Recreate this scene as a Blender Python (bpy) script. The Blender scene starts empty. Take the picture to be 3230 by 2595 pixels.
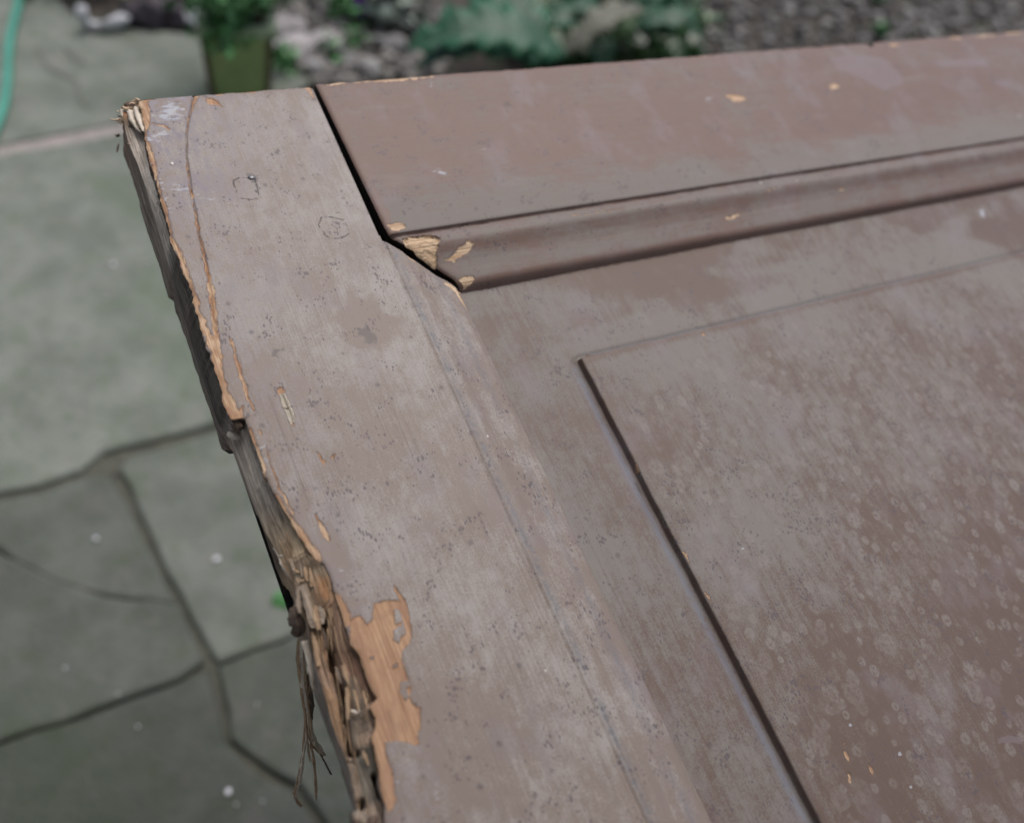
import bpy, bmesh, math, random, os
import numpy as np
from mathutils import Matrix, Vector

random.seed(7)
rng = np.random.default_rng(7)
SC = bpy.context.scene
COL = SC.collection

# ------------------------------------------------------------------ camera, light, exposure
W, H_IMG, F = 3230.0, 2595.0, 2979.0            # photograph frame and focal length in its pixels
PPX = np.array([W / 2, H_IMG / 2])
CAM_H = 1.15                                    # camera height over the paving (m)
_d = np.array([1000 - PPX[0], 3750 - PPX[1], F]); DOWN = _d / np.linalg.norm(_d)
Zw = -DOWN
Yw = np.array([0, 0, 1.0]) - Zw[2] * Zw; Yw /= np.linalg.norm(Yw)
Xw = np.cross(Yw, Zw)
R = np.array([Xw, Yw, Zw])                      # lens axes -> world axes
CAMP = np.array([0, 0, CAM_H])

cam = bpy.data.cameras.new("camera"); camo = bpy.data.objects.new("camera", cam); COL.objects.link(camo)
cam.sensor_fit = 'HORIZONTAL'; cam.sensor_width = 36; cam.lens = F / W * 36
cam.clip_start = 0.01; cam.clip_end = 400
cx, cy, cz = R @ np.array([1, 0, 0]), R @ np.array([0, -1, 0]), R @ np.array([0, 0, -1])
camo.matrix_world = Matrix(((cx[0], cy[0], cz[0], CAMP[0]), (cx[1], cy[1], cz[1], CAMP[1]), (cx[2], cy[2], cz[2], CAMP[2]), (0, 0, 0, 1)))
cam.dof.use_dof = True; cam.dof.focus_distance = 0.465; cam.dof.aperture_fstop = 4.25; cam.dof.aperture_blades = 0
SC.camera = camo

SHADE_ROOF_Y = .46  # front edge of the added roof that shades the near end
SUN_EL, SUN_AZ = math.radians(66), math.radians(8)       # azimuth clockwise from +Y
world = bpy.data.worlds.new("World"); SC.world = world; world.use_nodes = True
wn = world.node_tree.nodes; wl = world.node_tree.links
sky = wn.new('ShaderNodeTexSky'); sky.sky_type = 'NISHITA'; sky.sun_disc = False
sky.sun_elevation = SUN_EL; sky.sun_rotation = SUN_AZ; sky.dust_density = 4.0; sky.air_density = 1.0; sky.ozone_density = 1.0
bg = wn['Background']; bg.inputs['Strength'].default_value = 0.10
wl.new(sky.outputs[0], bg.inputs['Color'])
sun = bpy.data.lights.new("sun", 'SUN'); sun.energy = 1.4; sun.angle = math.radians(45); sun.color = (1, .985, .96)
suno = bpy.data.objects.new("sun", sun); COL.objects.link(suno)
sd = Vector((math.sin(SUN_AZ) * math.cos(SUN_EL), math.cos(SUN_AZ) * math.cos(SUN_EL), math.sin(SUN_EL)))
suno.rotation_euler = sd.to_track_quat('Z', 'Y').to_euler(); suno.location = (0, 0, 5)
SC.view_settings.view_transform = 'Standard'; SC.view_settings.look = 'None'
SC.view_settings.exposure = 0.68; SC.view_settings.gamma = 1; SC.view_settings.use_curve_mapping = False
SC.cycles.use_denoising = True; SC.cycles.use_adaptive_sampling = False; SC.cycles.max_bounces = 5

# ------------------------------------------------------------------ geometry of the place
def rays(p):
    p = np.atleast_2d(np.asarray(p, float))
    return np.column_stack([p - PPX, np.full(len(p), F)])
V1 = np.array([7525, -224.]) - PPX; V2 = np.array([-1670, -5630.]) - PPX
U = np.array([*V1, F]); U /= np.linalg.norm(U)
V = -np.array([*V2, F]); V -= (V @ U) * U; V /= np.linalg.norm(V)
N = -np.cross(U, V)                              # up from the door face
O = rays((440, 312))[0] / F * 0.50               # painted corner of the door, 0.5 m from the lens
def uv(p, h=0.0):
    """point of the door seen at p, on the plane h mm over the door face -> (u, v) in mm"""
    d = rays(p); h = np.broadcast_to(np.asarray(h, float) / 1000, (len(d),))
    t = ((O @ N) + h) / (d @ N)
    P = d * t[:, None] - O
    return np.column_stack([P @ U, P @ V]) * 1000
def ground(p, z=0.0):
    d = rays(p) @ R.T
    t = (z - CAM_H) / d[:, 2]
    return d * t[:, None] + CAMP
def gp(x, y, z=0.0): return Vector(ground((x, y), z)[0])

def zz(scale, origin, pts):                      # tracing helper: enlarged crop -> photograph frame
    return np.asarray(pts, float) / scale + np.asarray(origin, float)

# ------------------------------------------------------------------ numpy helpers
def _hash(i, j, s):
    h = (i.astype(np.int64) * 374761393 + j.astype(np.int64) * 668265263 + s * 974711) & 0xffffffff
    h = ((h ^ (h >> 13)) * 1274126177) & 0xffffffff
    return ((h ^ (h >> 16)) & 0xffff) / 65535.0
def vnoise(x, y, s=0):
    xi, yi = np.floor(x), np.floor(y); fx, fy = x - xi, y - yi
    fx = fx * fx * (3 - 2 * fx); fy = fy * fy * (3 - 2 * fy)
    a, b = _hash(xi, yi, s), _hash(xi + 1, yi, s); c, d = _hash(xi, yi + 1, s), _hash(xi + 1, yi + 1, s)
    return (a + (b - a) * fx) * (1 - fy) + (c + (d - c) * fx) * fy
def fbm(x, y, s=0, o=4):
    r = 0; a = .5; t = 0
    for k in range(o):
        r = r + a * vnoise(x * 2 ** k, y * 2 ** k, s + 17 * k); t += a; a *= .5
    return r / t
def sstep(a, b, x):
    t = np.clip((x - a) / (b - a), 0, 1); return t * t * (3 - 2 * t)
def seg_dist(P, poly, closed=True):
    best = np.full(len(P), 1e9); n = len(poly)
    for i in range(n if closed else n - 1):
        a, b = poly[i], poly[(i + 1) % n]; ab = b - a
        t = np.clip(((P - a) @ ab) / max(ab @ ab, 1e-9), 0, 1)
        best = np.minimum(best, np.hypot(*(P - a - t[:, None] * ab).T))
    return best
def inside(P, poly):
    r = np.zeros(len(P), bool); n = len(poly)
    for i in range(n):
        a, b = poly[i], poly[(i + 1) % n]
        if a[1] == b[1]: continue
        c = (a[1] > P[:, 1]) != (b[1] > P[:, 1])
        r ^= c & (P[:, 0] < (b[0] - a[0]) * (P[:, 1] - a[1]) / (b[1] - a[1]) + a[0])
    return r
def poly_sd(P, polys, far=6.0):
    """signed distance (mm, + inside) to the union of polygons"""
    out = np.full(len(P), -far)
    for poly in polys:
        lo, hi = poly.min(0) - far, poly.max(0) + far
        m = np.all((P > lo) & (P < hi), axis=1)
        if not m.any(): continue
        Q = P[m]; d = seg_dist(Q, poly); s = np.where(inside(Q, poly), d, -d)
        out[m] = np.maximum(out[m], np.clip(s, -far, far))
    return out
def line_d(P, lines, far=6.0):
    out = np.full(len(P), far)
    for ln in lines:
        lo, hi = ln.min(0) - far, ln.max(0) + far
        m = np.all((P > lo) & (P < hi), axis=1)
        if m.any(): out[m] = np.minimum(out[m], np.minimum(seg_dist(P[m], ln, False), far))
    return out
def strip(pts, w):
    """ribbon polygon round a polyline (mm) with widths w"""
    pts = np.asarray(pts, float); w = np.broadcast_to(np.asarray(w, float), (len(pts),))
    t = np.gradient(pts, axis=0); t /= np.linalg.norm(t, axis=1)[:, None] + 1e-9
    n = np.column_stack([-t[:, 1], t[:, 0]])
    return np.vstack([pts + n * w[:, None] / 2, (pts - n * w[:, None] / 2)[::-1]])

# ------------------------------------------------------------------ object helpers
def tag(o, label=None, cat=None, group=None, kind=None):
    if label: o['label'] = label
    if cat: o['category'] = cat
    if group: o['group'] = group
    if kind: o['kind'] = kind
    return o
def link(name, me, mat=None, parent=None):
    o = bpy.data.objects.new(name, me); COL.objects.link(o)
    if mat is not None and me is not None: me.materials.append(mat)
    if parent is not None: o.parent = parent
    return o
def empty(name, loc=(0, 0, 0), rz=0.0):
    o = bpy.data.objects.new(name, None); COL.objects.link(o); o.location = loc; o.rotation_euler = (0, 0, rz)
    o.empty_display_size = .02
    return o
def raw_mesh(name, verts, faces, smooth=True):
    verts = np.asarray(verts, np.float32); faces = np.asarray(faces, np.int32)
    me = bpy.data.meshes.new(name)
    k = faces.shape[1]
    me.vertices.add(len(verts)); me.vertices.foreach_set('co', verts.ravel())
    me.loops.add(faces.size); me.loops.foreach_set('vertex_index', faces.ravel())
    me.polygons.add(len(faces)); me.polygons.foreach_set('loop_start', np.arange(0, faces.size, k, dtype=np.int32))
    me.polygons.foreach_set('use_smooth', np.full(len(faces), smooth))
    me.update(calc_edges=True); me.validate()
    return me
def grid_faces(nr, nc, flip=False):
    i = np.arange(nr * nc).reshape(nr, nc)
    q = np.stack([i[:-1, :-1], i[1:, :-1], i[1:, 1:], i[:-1, 1:]], -1).reshape(-1, 4)
    return q[:, ::-1] if flip else q
def set_attr(me, name, val):
    val = np.asarray(val, np.float32)
    if val.ndim == 2:
        a = me.attributes.new(name, 'FLOAT_COLOR', 'POINT'); a.data.foreach_set('color', val.ravel())
    else:
        a = me.attributes.new(name, 'FLOAT', 'POINT'); a.data.foreach_set('value', val.ravel())
def door_mesh(name, Ug, Vg, Hg, mat, parent, attrs):
    """grid of (u, v, h) in mm -> mesh in the door's own axes"""
    nr, nc = Ug.shape
    me = raw_mesh(name, np.column_stack([Ug.ravel(), -Vg.ravel(), Hg.ravel()]) / 1000, grid_faces(nr, nc))
    for k, a in attrs.items(): set_attr(me, k, a)
    return link(name, me, mat, parent)
def bm_obj(name, bm, mat=None, parent=None, smooth=False):
    bmesh.ops.recalc_face_normals(bm, faces=bm.faces[:])
    me = bpy.data.meshes.new(name); bm.to_mesh(me); bm.free()
    if smooth: me.polygons.foreach_set('use_smooth', [True] * len(me.polygons))
    return link(name, me, mat, parent)
def box_bm(bm, lo, hi):
    x0, y0, z0 = lo; x1, y1, z1 = hi
    v = [bm.verts.new(c) for c in ((x0, y0, z0), (x1, y0, z0), (x1, y1, z0), (x0, y1, z0), (x0, y0, z1), (x1, y0, z1), (x1, y1, z1), (x0, y1, z1))]
    for f in ((0, 3, 2, 1), (4, 5, 6, 7), (0, 1, 5, 4), (1, 2, 6, 5), (2, 3, 7, 6), (3, 0, 4, 7)): bm.faces.new([v[i] for i in f])
def tube_bm(bm, pts, rad, n=6, flat=1.0, jitter=0.0):
    pts = [Vector(p) for p in pts]; rings = []
    up = Vector((.3, .2, .9)).normalized()
    for i, p in enumerate(pts):
        t = (pts[min(i + 1, len(pts) - 1)] - pts[max(i - 1, 0)]).normalized()
        a = t.cross(up); a = a.normalized() if a.length > 1e-6 else Vector((1, 0, 0)); b = t.cross(a)
        r = rad[i] if hasattr(rad, '__len__') else rad
        rings.append([bm.verts.new(p + (a * math.cos(2 * math.pi * k / n) + b * math.sin(2 * math.pi * k / n) * flat) * r * (1 + jitter * random.uniform(-1, 1))) for k in range(n)])
    for r0, r1 in zip(rings, rings[1:]):
        for k in range(n): bm.faces.new((r0[k], r0[(k + 1) % n], r1[(k + 1) % n], r1[k]))
    bm.faces.new(rings[0][::-1]); bm.faces.new(rings[-1])

# ------------------------------------------------------------------ materials
class NT:
    def __init__(s, name):
        s.m = bpy.data.materials.new(name); s.m.use_nodes = True; s.t = s.m.node_tree; s.n = s.t.nodes
        s.b = s.n['Principled BSDF']
    def put(s, sock, v):
        if v is None: return
        if isinstance(v, bpy.types.NodeSocket): s.t.links.new(v, sock)
        elif isinstance(v, (tuple, list)) and len(v) == 3 and sock.type == 'RGBA': sock.default_value = (*v, 1)
        else: sock.default_value = v
    def tex(s, scale=(1, 1, 1), kind='Object', rot=(0, 0, 0)):
        if not hasattr(s, 'tc'): s.tc = s.n.new('ShaderNodeTexCoord')
        m = s.n.new('ShaderNodeMapping'); s.t.links.new(s.tc.outputs[kind], m.inputs['Vector']); m.inputs['Scale'].default_value = scale
        m.inputs['Rotation'].default_value = rot
        return m.outputs[0]
    def noise(s, scale, vec=None, detail=3, rough=.55, dist=0.0, out=0):
        n = s.n.new('ShaderNodeTexNoise'); n.inputs['Scale'].default_value = scale; n.inputs['Detail'].default_value = detail
        n.inputs['Roughness'].default_value = rough; n.inputs['Distortion'].default_value = dist
        s.put(n.inputs['Vector'], vec if vec is not None else s.tex()); return n.outputs[out]
    def voro(s, scale, vec=None, feat='F1', rnd=1.0):
        n = s.n.new('ShaderNodeTexVoronoi'); n.feature = feat; n.inputs['Scale'].default_value = scale; n.inputs['Randomness'].default_value = rnd
        s.put(n.inputs['Vector'], vec if vec is not None else s.tex()); return n
    def math(s, op, a, b=None, c=None, clamp=False):
        n = s.n.new('ShaderNodeMath'); n.operation = op; n.use_clamp = clamp
        for i, v in enumerate((a, b, c)): s.put(n.inputs[i], v)
        return n.outputs[0]
    def ss(s, x, a, b):
        n = s.n.new('ShaderNodeMapRange'); n.interpolation_type = 'SMOOTHSTEP'; s.put(n.inputs[0], x)
        n.inputs[1].default_value = a; n.inputs[2].default_value = b; n.inputs[3].default_value = 0; n.inputs[4].default_value = 1
        if a > b: n.inputs[1].default_value, n.inputs[2].default_value, n.inputs[3].default_value, n.inputs[4].default_value = b, a, 1, 0
        return n.outputs[0]
    def mix(s, f, a, b, mode='MIX'):
        n = s.n.new('ShaderNodeMix'); n.data_type = 'RGBA'; n.blend_type = mode
        s.put(n.inputs[0], f); s.put(n.inputs[6], a); s.put(n.inputs[7], b); return n.outputs[2]
    def attr(s, name, col=False):
        n = s.n.new('ShaderNodeAttribute'); n.attribute_name = name; return n.outputs['Color' if col else 'Fac']
    def sep(s, c):
        n = s.n.new('ShaderNodeSeparateColor'); s.put(n.inputs[0], c); return n.outputs
    def bump(s, h, dist, strength=1.0, prev=None):
        n = s.n.new('ShaderNodeBump'); n.inputs['Distance'].default_value = dist; n.inputs['Strength'].default_value = strength
        s.put(n.inputs['Height'], h); s.put(n.inputs['Normal'], prev) if prev is not None else None; return n.outputs[0]
    def done(s, col=None, rough=None, normal=None, spec=None):
        s.put(s.b.inputs['Base Color'], col); s.put(s.b.inputs['Roughness'], rough); s.put(s.b.inputs['Normal'], normal)
        s.put(s.b.inputs['Specular IOR Level'], spec); return s.m

def paint_material(name, along, rings=False, off=0.0, tone=1.0, streaky=1.0, faded=(.268, .248, .243), brown=(.180, .124, .102)):
    """old brown oil paint: chalky fading, grain checks, mould specks, bare wood where the paint has gone"""
    t = NT(name)
    g = (lambda a, c: (c, a, a)) if along == 'x' else (lambda a, c: (a, c, a))   # across / along the grain
    slant = (0, 0, math.radians(1.2 if along == 'y' else 0.5))
    base = t.tex((1, 1, 1))
    big = t.noise(14, t.tex((1, 1, 1), rot=(0, 0, off)), 5, .6)
    med = t.noise(1, t.tex(g(95, 48)), 4, .6, .4)
    streak = t.noise(1, t.tex(g(420, 16), rot=slant), 4, .6)
    fine = t.noise(1100, base, 2, .6)
    f = t.math('ADD', t.math('ADD', t.math('MULTIPLY', big, .8), -.125), t.math('ADD', t.math('MULTIPLY', med, .38), t.math('MULTIPLY', streak, .24 * streaky)))
    mot = t.noise(1, t.tex(g(230, 150), rot=(0, 0, .2)), 5, .62)
    f = t.math('ADD', f, t.math('MULTIPLY', t.math('SUBTRACT', mot, .5), .38))
    f = t.math('ADD', f, t.math('MULTIPLY', t.math('SUBTRACT', t.noise(1, t.tex(g(1100, 12), rot=slant), 4, .65), .5), .34))
    f = t.math('ADD', f, t.math('MULTIPLY', t.math('SUBTRACT', fine, .5), .45))
    f = t.math('SUBTRACT', f, t.math('MULTIPLY', t.attr('a_red'), .45))
    f = t.math('ADD', f, t.attr('a_pale'))
    f = t.math('ADD', t.math('MULTIPLY', t.math('SUBTRACT', f, .57), 1.2), .57)
    fade = t.ss(f, .36, .78)
    col = t.mix(fade, tuple(c * tone for c in brown), tuple(c * tone for c in faded))
    vio = t.ss(t.noise(30, t.tex((1, .7, 1), rot=(0, 0, 1 + off)), 4, .65), .5, .72)
    col = t.mix(t.math('ADD', t.math('MULTIPLY', vio, .42), t.math('MULTIPLY', t.attr('a_vio'), t.ss(mot, .4, .62)), clamp=True), col, (.205, .180, .200))
    grey = t.ss(t.noise(1, t.tex(g(60, 22), rot=(0, 0, .3)), 5, .6), .56, .74)
    col = t.mix(t.math('MULTIPLY', grey, .2), col, (.235, .225, .22))
    if rings:
        tot = None
        for sc_, lo, hi, kp in ((82, .24, .19, .10), (128, .22, .18, .22), (62, .20, .18, .42)):
            v = t.voro(sc_, t.tex((1, .84, 1), rot=(0, 0, sc_)), rnd=.95); cs_ = t.sep(v.outputs['Color'])
            dd_ = t.math('ADD', v.outputs['Distance'], t.math('MULTIPLY', t.math('SUBTRACT', t.noise(300, base, 3), .5), .16))
            q = t.math('DIVIDE', dd_, t.math('ADD', t.math('MULTIPLY', cs_[0], hi), lo))
            ring = t.math('MULTIPLY', t.ss(q, 1.2, .82), t.math('ADD', t.math('MULTIPLY', t.ss(q, .1, .75), .45), .55))
            ring = t.math('MULTIPLY', t.math('MULTIPLY', ring, t.ss(cs_[1], kp, kp + .2)), t.math('ADD', t.math('MULTIPLY', cs_[2], .7), .3))
            tot = ring if tot is None else t.math('MAXIMUM', tot, ring)
        zone = t.math('MULTIPLY', t.ss(t.noise(11, t.tex((1, .7, 1)), 3), .18, .36), t.attr('a_field'))
        tot = t.math('MULTIPLY', t.math('MULTIPLY', tot, zone), t.ss(t.noise(520, base, 3), .25, .6))
        col = t.mix(t.math('MULTIPLY', tot, .66), col, (.228, .204, .190))
    # grain checks
    ck = t.noise(1, t.tex(g(2100, 5.5), rot=slant), 2, .5, .6)
    ckm = t.ss(t.noise(1, t.tex(g(40, 18), rot=(0, 0, off * 2)), 3), .42, .58)
    ck = t.math('MULTIPLY', t.math('MULTIPLY', t.ss(ck, .57, .66), ckm), t.attr('a_chk'))
    col = t.mix(t.math('MULTIPLY', ck, .26), col, (.085, .068, .062))
    # mould specks
    v1 = t.voro(330, base); den = t.ss(t.noise(45, base, 4, .6), .42, .72)
    r1 = t.math('MULTIPLY', t.math('MULTIPLY', t.sep(v1.outputs['Color'])[0], t.sep(v1.outputs['Color'])[1]), t.math('ADD', t.math('ADD', t.math('MULTIPLY', den, .42), .06), t.math('MULTIPLY', t.attr('a_grime'), .6)))
    sp = t.ss(t.math('SUBTRACT', v1.outputs['Distance'], r1), .03, -.04)
    v0 = t.voro(760, t.tex(g(1, .6))); d0 = t.ss(t.noise(70, t.tex((1, 1, 1), rot=(0, 0, .8)), 4, .65), .44, .68)
    r0 = t.math('MULTIPLY', t.math('MULTIPLY', t.sep(v0.outputs['Color'])[0], d0), .7)
    sp0 = t.ss(t.math('SUBTRACT', v0.outputs['Distance'], r0), .06, -.06)
    col = t.mix(t.math('MULTIPLY', sp0, .75), col, (.085, .07, .08))
    v2 = t.voro(70, base); k2 = t.ss(t.sep(v2.outputs['Color'])[2], .74, .9)
    sp2 = t.math('MULTIPLY', t.ss(v2.outputs['Distance'], .13, .05), k2)
    col = t.mix(t.math('MULTIPLY', sp, .42), col, (.085, .075, .085))
    col = t.mix(t.math('MULTIPLY', sp2, .5), col, (.07, .06, .065))
    v3 = t.voro(48, t.tex((1, 1, 1), rot=(0, 0, 2 + off))); k3 = t.ss(t.sep(v3.outputs['Color'])[2], .86, .9)
    wsp = t.math('MULTIPLY', t.ss(v3.outputs['Distance'], .045, .025), k3)
    col = t.mix(wsp, col, (.6, .58, .55))
    # mould grime in the hollows, tinted sky blue; painted sky reflection in panel cove
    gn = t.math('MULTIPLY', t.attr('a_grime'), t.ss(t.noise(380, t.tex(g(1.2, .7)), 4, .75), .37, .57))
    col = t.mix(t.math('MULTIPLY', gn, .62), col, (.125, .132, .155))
    col = t.mix(t.math('MULTIPLY', t.math('MULTIPLY', t.attr('a_sky_sheen'), t.ss(t.noise(210, base, 4, .7), .28, .5)), .62), col, (.165, .182, .228))
    # lines: edges of plugs, splits
    wob = t.math('SUBTRACT', t.noise(700, base, 2), .5)
    brkl = t.math('MULTIPLY', t.ss(t.noise(150, base, 3), .46, .64), .4)
    ln = t.ss(t.math('ADD', t.math('ADD', t.attr('a_line'), brkl), t.math('MULTIPLY', wob, .8)), .45, .12)
    col = t.mix(t.math('MULTIPLY', ln, .66), col, (.045, .036, .032))
    # dark stains and dirt
    dk = t.ss(t.math('ADD', t.attr('a_dark'), t.math('MULTIPLY', t.math('SUBTRACT', t.noise(420, base, 4, .7), .5), 5)), -.6, .8)
    col = t.mix(t.math('MULTIPLY', dk, .62), col, (.08, .072, .07))
    # lavender residue
    lv = t.ss(t.math('ADD', t.attr('a_lav'), t.math('MULTIPLY', t.math('SUBTRACT', t.noise(120, base, 4), .5), 5)), -.4, .6)
    col = t.mix(t.math('MULTIPLY', lv, .42), col, (.20, .165, .19))
    # white paint scuffs
    wn_ = t.noise(1, t.tex((160, 420, 200), rot=(0, 0, .15)), 4, .7)
    sc = t.ss(t.math('ADD', t.attr('a_white'), t.math('MULTIPLY', t.math('SUBTRACT', wn_, .53), 22)), -.3, 2.4)
    col = t.mix(t.math('MULTIPLY', sc, .6), col, (.42, .45, .51))
    # bare wood
    rag = t.math('ADD', t.math('MULTIPLY', t.math('SUBTRACT', t.noise(1, t.tex(g(700, 330)), 4, .65), .5), 1.5), t.math('MULTIPLY', t.math('SUBTRACT', t.noise(170, base, 3), .5), 1.2))
    sdv = t.math('ADD', t.attr('a_bare'), rag)
    bare = t.ss(sdv, -.12, .12)
    wg = t.noise(1, t.tex(g(1000, 30), rot=slant), 4, .65)
    wb = t.noise(130, base, 4, .6)
    wood = t.mix(t.ss(wg, .35, .68), (.33, .19, .118), (.48, .305, .19))
    wood = t.mix(t.math('MULTIPLY', t.ss(wb, .45, .66), .6), wood, (.33, .195, .135))
    wood = t.mix(t.math('MULTIPLY', t.ss(t.noise(1, t.tex(g(900, 40), rot=slant), 3), .56, .68), .28), wood, (.22, .125, .07))
    fresh = t.mix(t.ss(wg, .35, .65), (.42, .285, .18), (.66, .505, .36))
    wood = t.mix(t.attr('a_fresh'), wood, fresh)
    rim = t.math('MULTIPLY', t.ss(sdv, -.75, -.15), t.ss(t.noise(90, base, 3), .4, .6))
    col = t.mix(t.math('MULTIPLY', rim, .5), col, (.12, .07, .055))
    wood = t.mix(t.math('MULTIPLY', t.math('MULTIPLY', t.ss(sdv, .55, .1), t.ss(t.noise(240, base, 3), .4, .6)), .65), wood, (.13, .075, .05))
    col = t.mix(bare, col, wood)
    # torn, weathered timber
    tg = t.noise(1, t.tex(g(1250, 26), rot=slant), 5, .7)
    tb = t.noise(1, t.tex(g(260, 40)), 4, .6)
    tint = t.mix(1.0, t.attr('a_tint', True), t.mix(t.ss(tg, .3, .7), (.55, .53, .51), (1.45, 1.42, 1.38)), 'MULTIPLY')
    tint = t.mix(t.ss(tb, .35, .66), t.mix(1.0, tint, (.62, .6, .6), 'MULTIPLY'), tint)
    raw = t.ss(t.math('ADD', t.attr('a_raw'), t.math('MULTIPLY', rag, .5)), -.1, .1)
    col = t.mix(raw, col, tint)
    hgt = t.math('ADD', t.math('MULTIPLY', ck, -.12), t.math('MULTIPLY', fine, .25))
    hgt = t.math('ADD', hgt, t.math('MULTIPLY', streak, .12))
    hgt = t.math('ADD', hgt, t.math('MULTIPLY', t.math('MAXIMUM', bare, raw), t.math('MULTIPLY', tg, 3.0)))
    hgt = t.math('SUBTRACT', hgt, t.math('MULTIPLY', bare, .9))
    hgt = t.math('SUBTRACT', hgt, ln)
    nrm = t.bump(hgt, .00035, .8)
    rgh = t.math('ADD', t.math('MULTIPLY', fade, .16), .50)
    rgh = t.math('ADD', rgh, t.math('MULTIPLY', t.math('MAXIMUM', bare, raw), .4), clamp=True)
    return t.done(col, rgh, nrm, .28)

def simple(name, c0, c1, scale=40, rough=.7, bump=.0, bscale=None, spec=.4, stretch=(1, 1, 1), c2=None, s2=4):
    t = NT(name); n = t.noise(scale, t.tex(stretch), 4, .6)
    col = t.mix(t.ss(n, .32, .68), c0, c1)
    if c2: col = t.mix(t.ss(t.noise(s2, t.tex(), 4, .6), .5, .68), col, c2)
    nr = t.bump(t.noise(bscale or scale * 2, t.tex(stretch), 4, .6), bump) if bump else None
    return t.done(col, rough, nr, spec)

M_STILE = paint_material('old_brown_paint_stile', 'y', tone=1.07, streaky=.45, faded=(.292, .270, .254), brown=(.185, .146, .126))
M_RAIL = paint_material('old_brown_paint_rail', 'x', off=.7, tone=.60, brown=(.250, .162, .136), faded=(.285, .250, .228))
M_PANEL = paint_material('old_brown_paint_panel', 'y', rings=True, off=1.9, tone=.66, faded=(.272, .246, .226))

def attrs0(n):
    return dict(a_bare=np.full(n, -6.), a_fresh=np.zeros(n), a_raw=np.full(n, -6.), a_white=np.full(n, -16.), a_line=np.full(n, 6.), a_dark=np.full(n, -6.),
                a_lav=np.full(n, -6.), a_red=np.zeros(n), a_pale=np.zeros(n), a_grime=np.zeros(n), a_chk=np.full(n, .3), a_vio=np.zeros(n), a_sky_sheen=np.zeros(n), a_field=np.zeros(n), a_tint=np.tile([.2, .17, .14, 1.], (n, 1)))

# ------------------------------------------------------------------ THE DOOR
M3 = np.column_stack([R @ U, R @ -V, R @ N]); Ow = R @ O + CAMP
door = empty('paneled_door')
door.matrix_world = Matrix([[*M3[i], Ow[i]] for i in range(3)] + [[0, 0, 0, 1]])
tag(door, 'old brown painted panelled door lying face up with a torn splintered left edge', 'door')

UJ, VJ, MW, MH = 95.0, 110.8, 36.0, 14.0         # stile shoulder, rail depth, moulding width and drop (mm)
DW, DL, TH = 870.0, 1950.0, 44.0
UPN, VPN, FH = 180.0, 203.5, -10.3                # corner and height of the raised field of the panel

# --- traced outline of the broken stile edge (photograph frame), as the top arris, ledge arris and bottom arris
T_PX = np.array([(440, 314), (437, 328), (447, 360), (454, 406), (457, 425), (453, 436), (459, 455), (471, 498), (481, 542), (493, 578), (505, 629), (517, 665), (536, 739), (537, 761),
    (560, 808), (581, 865), (599, 912), (612, 960), (629, 1000), (644, 1079), (673, 1154), (685, 1183), (699, 1235), (708, 1281), (728, 1322), (771, 1318), (780, 1339), (794, 1385), (815, 1437),
    (832, 1500), (846, 1520), (869, 1564), (904, 1621), (927, 1662), (956, 1708), (991, 1760), (1020, 1780), (1043, 1832), (1053, 1868), (1066, 1905), (1079, 1936), (1089, 1975),
    (1108, 2034), (1135, 2066), (1160, 2144), (1190, 2200), (1164, 2229), (1183, 2264), (1183, 2289), (1171, 2318), (1177, 2349), (1186, 2396), (1197, 2447), (1202, 2491), (1210, 2522), (1215, 2544), (1212, 2595)])
E1_PX = np.array([(383, 350, 9), (391, 389, 10), (400, 430, 11), (415, 474, 12), (432, 513, 12), (447, 554, 12), (459, 588, 12), (471, 627, 13), (486, 680, 16), (510, 760, 18), (535, 850, 18), (568, 960, 18),
    (625, 1150, 18), (690, 1340, 18), (737, 1404, 17), (765, 1487, 17), (797, 1572, 17), (835, 1674, 17), (863, 1723, 16), (882, 1754, 15), (889, 1777, 14), (908, 1806, 13), (926, 1832, 12), (938, 1880, 11), (950, 1930, 11),
    (970, 1962, 12), (978, 1995, 12), (993, 2100, 13), (1016, 2176, 13), (1032, 2226, 13), (1042, 2270, 13), (1064, 2333, 13), (1089, 2390, 13), (1105, 2443, 13), (1117, 2522, 13), (1127, 2557, 13), (1135, 2595, 13)], float)
E2_PX = np.array([(352, 372, 36), (372, 430, 40), (387, 480, 40), (410, 540, 40), (436, 628, 40), (441, 640, 40), (443, 664, 40), (470, 750, 40), (505, 850, 40), (532, 940, 40), (548, 950, 40), (556, 985, 40), (569, 1010, 40), (640, 1230, 40), (688, 1372, 40), (700, 1418, 40), (737, 1416, 25), (768, 1495, 26),
    (799, 1576, 26), (836, 1678, 28), (850, 1728, 40), (866, 1780, 40), (879, 1816, 40), (889, 1842, 40), (902, 1853, 38), (912, 1860, 30), (926, 1892, 28), (931, 1915, 28), (920, 1923, 28), (926, 1954, 28), (931, 1964, 28), (923, 1985, 28), (930, 2000, 28), (950, 2030, 26),
    (976, 2066, 28), (994, 2201, 30), (1013, 2251, 32), (1032, 2308, 34), (1054, 2352, 34), (1076, 2421, 36), (1095, 2490, 38), (1114, 2553, 40), (1101, 2566, 40), (1105, 2595, 40)], float)
def table(px):
    if px.shape[1] == 2: a = np.column_stack([uv(px), np.zeros(len(px))])
    else: a = np.column_stack([uv(px[:, :2], -px[:, 2]), px[:, 2]])
    a = a[np.argsort(a[:, 1])]; keep = np.r_[True, np.diff(a[:, 1]) > .05]; return a[keep]
Tt, E1t, E2t = table(T_PX), table(E1_PX), table(E2_PX)

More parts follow.
